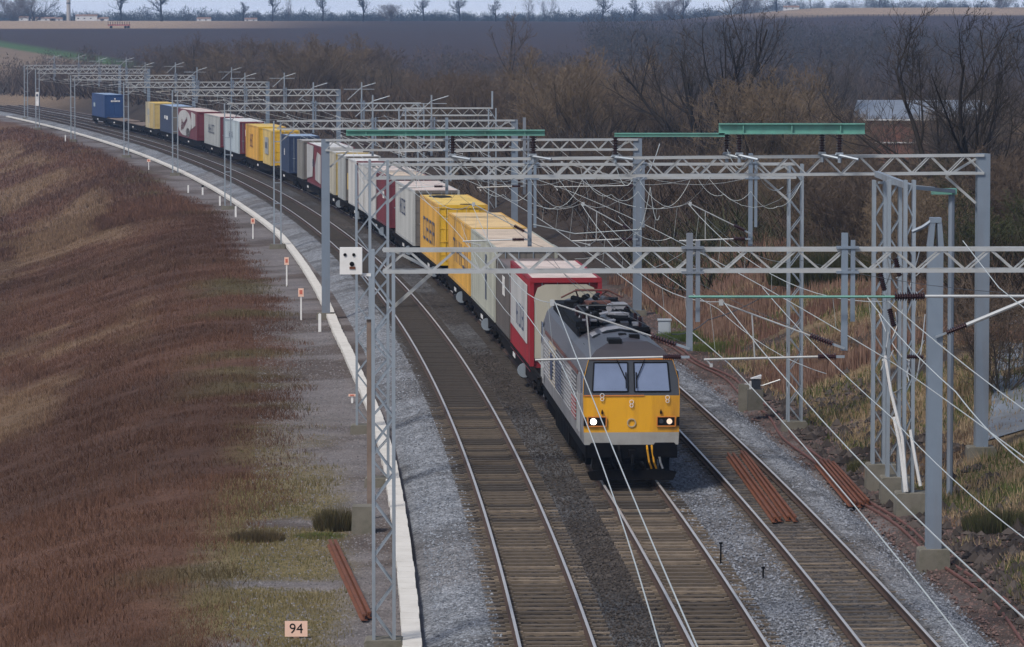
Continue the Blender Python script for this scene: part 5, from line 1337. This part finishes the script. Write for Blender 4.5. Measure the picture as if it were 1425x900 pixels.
blades('dead_stems', 16000, (-22, -5.5, 84, 260), 'sparse taller dead stems standing in the brown scrub of the left bank', 'stems', [(0.1, 0.06, 0.04)], (0.35, 0.95), 0.006, 68, lean=0.5, dens=lambda X, Y, U: sstep(0.50, 0.62, fbm(X, Y, 3.0, 83)) * sstep(-6.2, -7.5, U), cfun=lambda X, Y: left_cols(X, Y) * 1.15, wy=0.00004)
# tussocks beside the line

def tussock(px, py, r, h, n, cols, label, seed):
    rr = np.random.default_rng(seed); p = at_g(px, py); g = p.z
    a = rr.random(n) * 6.28; d = r * np.sqrt(rr.random(n))
    bx, by = np.cos(a) * d, np.sin(a) * d; hh = h * (0.4 + 0.7 * rr.random(n)) * (1 - 0.5 * d / r)
    lx, ly = np.cos(a) * hh * 0.5 * rr.random(n), np.sin(a) * hh * 0.5 * rr.random(n)
    b = rr.random(n) * 3.14; w = 0.009
    V = np.stack([np.stack([bx - np.cos(b) * w, by - np.sin(b) * w, 0 * bx - 0.03], -1), np.stack([bx + np.cos(b) * w, by + np.sin(b) * w, 0 * bx - 0.03], -1), np.stack([bx + lx, by + ly, hh], -1)], 1).reshape(-1, 3)
    c = np.array(cols)[rr.integers(0, len(cols), n)] * (0.6 + 0.8 * rr.random((n, 1)))
    o = mesh_np('grass_tussock', V, np.arange(3 * n).reshape(n, 3), M['stems'], color=np.repeat(c, 3, 0)); o.location = (p.x, p.y, g)
    tag(o, label, 'tussock', 'tussocks and small bushes beside the line')
tussock(468, 738, 0.55, 0.85, 3000, [(0.065, 0.062, 0.028), (0.095, 0.080, 0.038), (0.085, 0.062, 0.032)], 'olive brown tussock beside the concrete block left of the trough', 71)
tussock(446, 748, 0.7, 0.16, 2600, [(0.11, 0.125, 0.035), (0.085, 0.10, 0.03)], 'low green tuft in front of the olive tussock', 72)
tussock(358, 752, 0.7, 0.4, 2600, [(0.085, 0.062, 0.035), (0.10, 0.078, 0.042)], 'small brown tussock at the edge of the scrub', 73)
tussock(1395, 735, 1.0, 0.7, 4200, [(0.05, 0.058, 0.024), (0.075, 0.075, 0.032), (0.06, 0.05, 0.028)], 'dark green bush at the right edge on the bank', 74)
tussock(1195, 655, 0.35, 0.5, 700, [(0.09, 0.085, 0.035), (0.07, 0.07, 0.03)], 'small tuft beside the concrete blocks on the right', 75)
tussock(985, 470, 2.2, 0.4, 9000, [(0.075, 0.115, 0.026), (0.06, 0.09, 0.022), (0.10, 0.12, 0.035)], 'patch of green grass on the bank behind the cab', 76)
tussock(1020, 485, 1.8, 0.35, 7000, [(0.11, 0.125, 0.036), (0.08, 0.10, 0.028)], 'patch of yellowish green grass on the bank right of the drop post', 77)
tussock(1150, 395, 2.4, 2.2, 9000, [(0.040, 0.048, 0.018), (0.055, 0.060, 0.024), (0.05, 0.042, 0.022)], 'tall dark mossy bush at the wood edge left of the lattice cluster', 78)

# bare trees -------------------------------------------------------------
def tree_mesh(seed, h, spread, stems, depth=4, up=0.12, dens=(1.5, 1.3, 1.1, 1.0), twig_r=0.016, base_r=0.16, first=0.15, splay=0.3):
    r = random.Random(seed); tr = []; tw = []
    Quat = __import__('mathutils').Quaternion
    NS = (7, 5, 4, 3, 2)
    def grow(p, d, L, rad, lev):
        n = NS[lev]; prev = p.copy(); pr = rad; wob = (0.07, 0.11, 0.14, 0.18, 0.2)[lev]
        for k in range(n):
            d = (d + Vector((r.gauss(0, wob), r.gauss(0, wob), r.gauss(0, wob * 0.5) + up * (0.6 if lev == 0 else 1.0)))).normalized()
            q = prev + d * (L / n); nr = max(twig_r * 0.35, rad * (1 - 0.75 * (k + 1) / n)); f = (k + 1) / n
            (tr if lev < 2 else tw).append((prev.copy(), q.copy(), pr, nr, lev))
            if lev < depth and (lev > 0 or f > first):
                nb = int(dens[lev] + r.random())
                for j in range(nb):
                    tilt = r.uniform(0.45, 0.85) * spread
                    side = d.orthogonal().normalized(); side.rotate(Quat(d, r.uniform(0, 6.283)))
                    nd = (d * math.cos(tilt) + side * math.sin(tilt)).normalized()
                    if nd.z < -0.1: nd.z *= -0.3; nd.normalize()
                    Lc = L * (0.55 * (1 - f) + (0.34 if lev == 0 else 0.30)) * r.uniform(0.7, 1.15)
                    grow(prev.lerp(q, r.random()), nd, Lc, max(twig_r * 0.8, pr * r.uniform(0.40, 0.6)), lev + 1)
            prev = q; pr = nr
    for s in range(stems):
        a = s * 6.283 / stems + r.random(); o = 0.0 if stems == 1 else 0.3
        sp = splay * r.uniform(0.5, 1.2) * (stems > 1)
        grow(Vector((math.cos(a) * o, math.sin(a) * o, -0.3)), Vector((math.cos(a) * sp, math.sin(a) * sp, 1)).normalized(), h * r.uniform(0.75, 1.0), base_r / (1 if stems == 1 else 1.5), 0)
    def mesh(seg, nside):
        if not seg: return np.zeros((0, 3)), np.zeros((0, 4), int)
        P0 = np.array([s[0] for s in seg]); P1 = np.array([s[1] for s in seg]); R0 = np.array([max(s[2], twig_r * 0.5) for s in seg]); R1 = np.array([max(s[3], twig_r * 0.35) for s in seg])
        D = P1 - P0; D /= np.linalg.norm(D, axis=1)[:, None] + 1e-9
        ref = np.where(np.abs(D[:, 2:3]) > 0.9, np.array([[1.0, 0, 0]]), np.array([[0, 0, 1.0]]))
        A = np.cross(D, ref); A /= np.linalg.norm(A, axis=1)[:, None] + 1e-9; B = np.cross(A, D)
        ring = []
        for P, RR in ((P0, R0), (P1, R1)):
            for k in range(nside):
                t = 2 * math.pi * k / nside; ring.append(P + A * (math.cos(t) * RR)[:, None] + B * (math.sin(t) * RR)[:, None])
        V = np.stack(ring, 1).reshape(-1, 3)
        f = np.array([(k, (k + 1) % nside, nside + (k + 1) % nside, nside + k) for k in range(nside)])
        F = (f[None] + (np.arange(len(seg)) * 2 * nside)[:, None, None]).reshape(-1, 4)
        return V, F
    top = float(np.percentile([s[1].z for s in tr + tw], 98.5))
    k = h / top
    V1, F1 = mesh(tr, 6); V2, F2 = mesh(tw, 3)
    return V1 * k, F1, V2 * k, F2, len(tw)
PROTO = []
def proto(seed, h, spread, stems, bark, twig, **kw):
    V1, F1, V2, F2, n = tree_mesh(seed, h, spread, stems, **kw)
    ms = []
    for V, F, nm, m_ in ((V1, F1, 'trunk', M[bark]), (V2, F2, 'crown', M[twig])):
        me_o = mesh_np(nm, V, F, m_); ms.append(me_o.data); bpy.data.objects.remove(me_o)
    PROTO.append((ms, h)); return n
np_ = [proto(1, 14, 0.95, 4, 'bark', 'twig_dark', base_r=0.46, twig_r=0.024, first=0.12, splay=0.85, up=0.09, dens=(1.5, 1.2, 0.8, 0.8)),     # 0 big open ash
       proto(2, 10, 1.0, 1, 'bark', 'twig', base_r=0.16, first=0.2),          # 1
       proto(3, 9, 1.15, 5, 'bark_pale', 'twig_tan', base_r=0.12, splay=0.55, dens=(1.6, 1.4, 1.2, 1.2), first=0.0),   # 2 bushy sallow
       proto(4, 8, 1.2, 6, 'bark_pale', 'twig', base_r=0.10, splay=0.75, dens=(1.5, 1.4, 1.2, 1.0), first=0.0),       # 3 thicket
       proto(5, 12, 0.95, 2, 'bark', 'twig_grey', base_r=0.22, splay=0.3),       # 4
       proto(6, 13, 1.15, 1, 'bark_black', 'bark_black', depth=4, up=0.08, base_r=0.55, twig_r=0.09, first=0.35, dens=(2.0, 1.2, 1.0, 0.6)),    # 5 field tree with clear trunk
       proto(7, 5, 1.2, 6, 'bark_pale', 'twig_green', base_r=0.07, splay=0.7, first=0.0),  # 6 mossy scrub
       proto(1, 13, 0.95, 4, 'bark', 'twig_dark', base_r=0.36, twig_r=0.020, first=0.15, splay=0.5)]  # 7 dense upright ash
print('tree segments', np_)
def tree(k, x, y, h, rz, label, group, sink=0.0, sx=1.0):
    (ms, h0) = PROTO[k]
    t = thing('bare_tree', label, 'tree', (x, y, gz(x, y) - sink), rz, group)
    s = h / h0; t.scale = (s * sx, s * sx, s)
    for me, nm in zip(ms, ('trunk', 'crown')):
        o = bpy.data.objects.new(nm, me); COL.objects.link(o); o.parent = t
    return t
# trees one can tell apart
for k, px, Y, top, lb, sx in ((0, 985, 320, 8, 'tall dark bare tree with many rising limbs, above the thick green beam', 0.9), (7, 1368, 205, 16, 'large dark bare tree filling the right edge', 1.15), (4, 1320, 225, 45, 'bare tree left of the large one at the right edge', 0.9),
                         (1, 708, 560, 18, 'tall thin bare tree in front of the brown field, top centre', 1.0), (2, 795, 330, 68, 'rounded brown bushy tree above the gantries, left of the tallest', 1.1), (2, 1070, 270, 95, 'dense tan bushy tree right of the tallest one', 1.25),
                         (3, 640, 390, 98, 'low rounded brown tree above the slim green beam', 1.2), (2, 450, 560, 48, 'broad brown tree at the wood edge below the brown field', 1.3), (1, 270, 640, 45, 'slim bare tree in the far wood at the left', 1.0),
                         (4, 1150, 420, 62, 'grey bare tree beside the long shed', 1.0), (1, 905, 380, 60, 'bare tree just left of the tallest tree', 1.1), (3, 1395, 132, 400, 'bare thorn bush with pale tips low at the right edge', 1.3)):
    x = xw(px, Y); h = CAMH - (top - 38) * Y / FOC - gz(x, Y)
    tree(k, x, Y, h, px * 0.7, lb, 'trees one can tell apart in the wood', sx=sx)
# the rest of the wood
rw = random.Random(42); nt_ = 0
GL = {1: 'slim bare tree standing in the wood beyond the railway', 2: 'rounded tan bushy tree standing in the wood beyond the railway', 3: 'low brown thicket tree standing in the wood beyond the railway', 4: 'tall grey bare tree standing in the wood beyond the railway', 6: 'low mossy green thicket at the foot of the wood'}
GG = {1: 'slim bare trees in the wood', 2: 'tan bushy trees in the wood', 3: 'brown thickets in the wood', 4: 'tall grey bare trees in the wood', 6: 'mossy thickets by the wood'}
while nt_ < 250:
    Y = 165 + 640 * rw.random() ** 1.25
    half = 712.5 * Y / FOC
    x = rw.uniform(-half - 6, half + 10); u = x - float(X1(Y))
    if u < 17 + 6 * rw.random(): continue
    px = CXP + x * FOC / Y
    if 1195 < px < 1290 and 230 < Y < 420: continue
    k = rw.choice((1, 2, 2, 3, 3, 3, 4, 2)) if Y > 230 else rw.choice((3, 3, 6, 2))
    lim = float(np.interp(px, [0, 100, 200, 300, 450, 520, 600, 700, 780, 860, 950, 1060, 1150, 1250, 1300, 1425], [98, 88, 60, 48, 44, 62, 98, 98, 72, 110, 118, 112, 122, 170, 130, 120])) + 45 * rw.random()
    if Y < 300: lim += 45
    h = CAMH - (lim - 38) * Y / FOC - gz(x, Y)
    h = min(h, {1: 15, 2: 13, 3: 11, 4: 16, 6: 5}[k]) * rw.uniform(0.8, 1.0)
    if Y < 330 and (890 < px < 1120 or px > 1290): h = min(h, CAMH - (215 - 38) * Y / FOC - gz(x, Y))
    if 1185 < px < 1300 and Y < 440: h = min(h, CAMH - (225 - 38) * Y / FOC - gz(x, Y))
    if h < 2: continue
    tree(k, x, Y, h, rw.uniform(0, 6.28), GL[k], GG[k], sx=1.25 if k in (2, 3, 6) else 1.0); nt_ += 1
# undergrowth filling the floor of the wood: countless upright twigs
def undergrowth(name, n, y0, y1, umin, hmin, hmax, cols, seed, label, wid):
    r = np.random.default_rng(seed); Y = y0 + (y1 - y0) * r.random(n); half = 712.5 * Y / FOC
    X = -half - 8 + (2 * half + 18) * r.random(n); U = X - X1(Y)
    px_ = CXP + X * FOC / Y; keep = (U > umin + 4 * fbm(X, Y, 9, seed)) & ~((px_ > 1185) & (px_ < 1320) & (Y > 250) & (Y < 425)); X, Y = X[keep], Y[keep]; n = len(X)
    Z = ground_z(X, Y); cl = fbm(X, Y, 9, seed + 1); H_ = hmin + (hmax - hmin) * np.clip((cl - 0.25) * 2, 0, 1)
    V = []; C_ = []
    cols = np.array(cols)
    ci = cols[np.clip((fbm(X, Y, 25, seed + 5) * len(cols) * 1.6 - 0.4 * len(cols)).astype(int), 0, len(cols) - 1)]
    for j in range(7):
        a = r.random(n) * 6.28; le = (0.2 + 0.9 * r.random(n)) * H_; hh = H_ * (0.25 + 0.75 * r.random(n)); b0 = r.random((n, 2)) - 0.5
        z0 = hh * 0.25 * r.random(n)
        w = wid * (0.5 + r.random(n)) * (0.5 + Y / 500)
        bx = X + b0[:, 0] * 1.2; by = Y + b0[:, 1] * 1.2
        V.append(np.stack([np.stack([bx - w, by, Z + z0 - 0.1], -1), np.stack([bx + w, by, Z + z0 - 0.1], -1), np.stack([bx + np.cos(a) * le, by + np.sin(a) * le, Z + hh], -1)], 1))
        C_.append(np.repeat(ci * (0.6 + 0.8 * r.random((n, 1))), 3, 0).reshape(n, 3, 3))
    V = np.concatenate(V).reshape(-1, 3); C_ = np.concatenate(C_).reshape(-1, 3)
    tag(mesh_np(name, V, np.arange(len(V)).reshape(-1, 3), M['stems'], color=C_), label, 'undergrowth', kind='stuff')
undergrowth('woodland_undergrowth', 16000, 150, 330, 17, 1.2, 3.8, [(0.050, 0.036, 0.028), (0.070, 0.050, 0.036), (0.050, 0.052, 0.026), (0.090, 0.060, 0.042)], 91, 'brown tangled undergrowth filling the near part of the wood', 0.03)
undergrowth('woodland_undergrowth', 9000, 192, 330, 11.3, 1.0, 3.4, [(0.050, 0.036, 0.028), (0.066, 0.048, 0.036), (0.045, 0.046, 0.024)], 93, 'dark brown thickets at the edge of the wood right of the train', 0.03)
undergrowth('woodland_undergrowth', 26000, 300, 860, 13, 2.0, 6.5, [(0.060, 0.045, 0.036), (0.080, 0.058, 0.044), (0.055, 0.046, 0.040), (0.095, 0.068, 0.050)], 92, 'brown mass of the wood farther along the line', 0.035)

# far wood on the slope and treeline along the crest: canopies, a mass each
def crowns(name, n, x0, x1, y0, y1, hlo, hhi, m_, size, cols, seed, label, crest=None):
    r = np.random.default_rng(seed)
    X = x0 + (x1 - x0) * r.random(n); Y = y0 + (y1 - y0) * r.random(n)
    keep = (np.abs(X) < 712.5 * Y / FOC + 25) & (fbm(X, Y, 60, seed) > 0.30)
    X, Y = X[keep], Y[keep]; n = len(X); Z = ground_z(X, Y)
    H_ = (hlo + (hhi - hlo) * r.random(n) ** 1.3) * (0.6 + 0.8 * fbm(X, Y, 45, seed + 2)); W_ = H_ * (0.32 + 0.2 * r.random(n))
    d = r.normal(size=(n, m_, 3)); d /= np.linalg.norm(d, axis=2)[..., None]; d *= (r.random((n, m_, 1)) ** 0.4)
    C_ = np.stack([X[:, None] + d[..., 0] * W_[:, None], Y[:, None] + d[..., 1] * W_[:, None], Z[:, None] + H_[:, None] * (0.52 + 0.48 * d[..., 2])], -1)
    e1 = r.normal(size=(n, m_, 3)); e2 = r.normal(size=(n, m_, 3)); sz = size * (0.4 + 0.9 * r.random((n, m_, 1))) * (H_ / hhi)[:, None, None]
    e1 /= np.linalg.norm(e1, axis=2)[..., None]; e2 /= np.linalg.norm(e2, axis=2)[..., None]
    e2 = e2 * 0.7 + np.array([0, 0, 0.6]) + d * 0.5
    V = np.stack([C_ - e1 * sz * 0.22, C_ + e1 * sz * 0.22, C_ + e2 * sz], 2).reshape(-1, 3)
    cols = np.array(cols); c = cols[r.integers(0, len(cols), n)][:, None] * (0.7 + 0.6 * r.random((n, m_, 1)))
    tag(mesh_np(name, V, np.arange(len(V)).reshape(-1, 3), M['stems'], color=np.repeat(c.reshape(-1, 3), 3, 0)), label, 'wood', kind='stuff')
crowns('distant_wood', 1600, 20, 190, 860, 1330, 4, 10, 280, 0.55, [(0.060, 0.050, 0.044), (0.075, 0.058, 0.048), (0.050, 0.048, 0.046)], 101, 'bluish distant wood on the slope right of centre')
crowns('distant_wood', 1000, -110, 70, 840, 1010, 2.5, 6, 230, 0.45, [(0.085, 0.062, 0.048), (0.10, 0.072, 0.055), (0.070, 0.058, 0.050)], 102, 'brown hedge and thickets at the foot of the brown field')
crowns('treeline', 1900, -290, 290, 2190, 2420, 3.5, 7.5, 200, 0.7, [(0.020, 0.026, 0.026), (0.032, 0.032, 0.030), (0.024, 0.032, 0.026)], 103, 'dark line of trees along the skyline')
crowns('treeline', 1900, -400, 400, 2700, 3050, 6.0, 11.5, 200, 1.1, [(0.018, 0.026, 0.030), (0.024, 0.032, 0.034)], 104, 'far blue wooded ridge on the horizon')

for px, hh, k, sx in ((20, 11, 3, 1.6), (50, 13, 0, 1.2), (170, 16, 5, 0.9), (226, 15, 5, 1.2), (340, 9, 5, 1), (380, 14, 5, 0.8), (402, 12, 1, 0.7), (450, 13, 5, 0.9), (506, 13, 5, 0.9), (545, 8, 3, 1.2), (590, 12, 5, 0.95), (640, 12, 5, 1.1), (690, 10, 5, 1.0), (735, 12, 1, 1.2),
                      (760, 12, 4, 1), (838, 13, 5, 1.0), (882, 11, 5, 1), (930, 10, 3, 1.4), (950, 12, 5, 0.9), (1040, 11, 3, 1.4), (1080, 12, 5, 0.8), (1127, 10, 1, 0.7), (1222, 9, 5, 1.0), (1315, 14, 1, 0.5), (1390, 10, 3, 1.3)):
    Y = 2000.0 + (px * 37 % 60); x = xw(px, Y)
    tree(k, x, Y, hh, px, 'bare tree standing on the skyline beyond the fields', 'bare trees along the skyline', sx=sx)

# ------------------------------------------------------------------ far buildings
Yb = 420.0
t = thing('long_shed', 'long low shed with a blue grey roof and red brick wall beyond the trees', 'shed', (xw(1290, Yb), Yb, gz(xw(1290, Yb), Yb)))
M['brick'] = mat('red brick', (0.20, 0.085, 0.06), 0.9, 0.0, 0.2, 2.0); M['shed_roof'] = mat('blue grey roof sheet', (0.17, 0.20, 0.25), 0.6, 0.0, 0.1, 1.0, dirt=(0.09, 0.09, 0.09), dirt_amt=0.5)
s_ = FOC / Yb; g0 = gz(xw(1290, Yb), Yb)
ze = CAMH - (166 - 38) / s_ - g0; zrid = CAMH - (140 - 38) / s_ - g0; zbw = CAMH - (198 - 38) / s_ - g0
wd = (1330 - 1200) / s_ / 1.0
MB().box((0, 6, ze / 2), (wd * 1.35, 11, ze)).build('wall', M['brick'], t)
mb = MB(); w2 = wd * 0.7
mb.add([(-w2, 0.2, ze), (w2, 0.2, ze), (w2, 6, zrid), (-w2, 6, zrid), (-w2, 11.8, ze), (w2, 11.8, ze), (-w2, 0.2, ze - 0.12), (w2, 0.2, ze - 0.12)], [(0, 1, 2, 3), (3, 2, 5, 4), (6, 7, 1, 0), (0, 3, 4), (1, 5, 2)])
mb.build('roof', M['shed_roof'], t)
MB().box((-1, 0.42, zbw), (wd * 0.9, 0.1, 0.12)).build('ledge', M['white_paint'], t); MB().box((0, 0.2, ze - 0.02), (wd * 1.4, 0.14, 0.12)).build('gutter', M['white_paint'], t)
# pale hard standing seen through the branches at the right edge
M['yard'] = mat('pale yard surface', (0.15, 0.175, 0.21), 0.8, 0.0, 0.3, 0.6, dirt=(0.07, 0.06, 0.045), dirt_amt=0.8, dirt_scale=0.5)
yy = np.linspace(124, 162, 20); vv = []; ff = []
for a_, Y in enumerate(yy):
    for b_ in range(8):
        x = xw(1376, Y) + b_ * 1.1 + (Y - 124) * 0.02; vv.append((x, Y, gz(x, Y) + 0.04))
for a_ in range(19):
    for b_ in range(7): k = a_ * 8 + b_; ff.append((k, k + 1, k + 9, k + 8))
tag(MB().add(vv, ff).build('path', M['yard']), kind='structure')
Yt = 2100.0; x = xw(97, Yt)
t = thing('concrete_tower', 'tall slim pale concrete tower on the skyline at the left', 'tower', (x, Yt, gz(x, Yt)))
M['tower'] = mat('tower concrete', (0.40, 0.37, 0.34), 0.9, 0.0, 0.1, 0.5)
MB().tube((0, 0, -1), (0, 0, 40), 1.0, 0.8, 12).build('shaft', M['tower'], t); MB().tube((0, 0, 8.5), (0, 0, 9.1), 1.08, 1.08, 12).build('band', M['cab_dark'], t)
M['far_white'] = mat('white render', (0.6, 0.6, 0.6), 0.8, 0.0, 0.05); M['far_brown'] = mat('brown tile', (0.22, 0.13, 0.09), 0.9, 0.0, 0.1)
for px, w, h, d, lb in ((35, 6, 3.4, 6, 'white house on the skyline left of the slim tower'), (62, 16, 2.6, 5, 'long white low building on the skyline just left of the slim tower'), (80, 8, 2.2, 5, 'small white building on the skyline beside the slim tower'), (122, 14, 5.0, 6, 'brown roofed building with a white top on the skyline right of the slim tower'),
                        (138, 7, 2.0, 5, 'white cottage on the skyline right of the slim tower'), (147, 5, 2.4, 5, 'narrow white cottage on the skyline, right of the other cottage'), (285, 9, 2.4, 5, 'white building on the skyline left of centre'), (350, 8, 2.0, 5, 'low white building on the skyline nearer the centre'), (1100, 10, 2.2, 5, 'low white building on the skyline at the right')):
    Y = 2085.0; x = xw(px, Y); w, h, d = w * 0.75, h * 0.5, d * 0.6; t = thing('distant_house', lb, 'house', (x, Y, gz(x, Y)), 0, 'small houses on the skyline')
    MB().box((0, 0, h / 2 - 0.3), (w, d, h + 0.6)).build('wall', M['far_white'], t)
    mb = MB(); mb.add([(-w / 2 - .2, -d / 2 - .2, h), (w / 2 + .2, -d / 2 - .2, h), (w / 2 + .2, d / 2 + .2, h), (-w / 2 - .2, d / 2 + .2, h), (-w / 2, 0, h + 0.7), (w / 2, 0, h + 0.7)], [(0, 1, 5, 4), (3, 4, 5, 2), (0, 4, 3), (1, 2, 5), (0, 3, 2, 1)])
    mb.build('roof', M['far_brown'], t)
    for k in range(max(1, int(w / 3))): MB().box((-w / 2 + 1.4 + k * 3, -d / 2 - 0.02, h * 0.5), (0.8, 0.06, 0.5)).build('window', M['cab_dark'], t)
# hedge-side fence and hay trailer on the far fields
t = thing('field_fence', 'dark post and rail fence between the far fields at the right', 'fence', (xw(1150, 1870), 1870, gz(xw(1150, 1870), 1870)))
mb = MB()
for k in range(40):
    x = xw(1080, 1870) + k * 2.2; mb.box((x - t.location.x, 0, gz(x, 1870) - t.location.z + 0.6), (0.2, 0.2, 1.5))
mb.build('fence_posts', M['bark'], t); mb = MB()
for k in range(39):
    x = xw(1080, 1870) + k * 2.2; a = Vector((x - t.location.x, 0, gz(x, 1870) - t.location.z + 1.1)); b = Vector((x + 2.2 - t.location.x, 0, gz(x + 2.2, 1870) - t.location.z + 1.1)); mb.bar(a, b, 0.12); mb.bar(a - Vector((0, 0, 0.5)), b - Vector((0, 0, 0.5)), 0.12)
mb.build('fence_rail', M['bark'], t)
x = xw(167, 1740); t = thing('farm_trailer', 'long dark red farm trailer standing on the tan field at the left', 'trailer', (x, 1740, gz(x, 1740)))
MB().box((0, 0, 1.3), (9, 2.4, 0.5)).build('bed', M['faded_red'], t)
for k in range(10): MB().box((-4.3 + k * 0.95, -1.2, 2.0), (0.25, 0.12, 1.4)).build('stake', M['rust_red'], t)
for x_ in (-3.2, 2.6, 3.8): MB().tube((x_, -1.2, 0.5), (x_, 1.2, 0.5), 0.5, n=12).build('wheel', M['rubber'], t)

# ------------------------------------------------------------------ haze
mb = MB(); mb.box((0, 1560, 60), (3400, 3240, 180)); hz = mb.build('haze', None)
hm = bpy.data.materials.new('haze'); hm.use_nodes = True; nt = hm.node_tree; nt.nodes.clear()
o_ = nn(nt, "ShaderNodeOutputMaterial"); v_ = nn(nt, "ShaderNodeVolumePrincipled"); v_.inputs["Color"].default_value = (0.45, 0.66, 1.0, 1); v_.inputs["Density"].default_value = 0.00017; v_.inputs["Anisotropy"].default_value = 0.2
nt.links.new(v_.outputs["Volume"], o_.inputs["Volume"]); hz.data.materials.append(hm); hz['kind'] = 'stuff'
scene.cycles.volume_bounces = 1
scene.cycles.max_bounces = 6
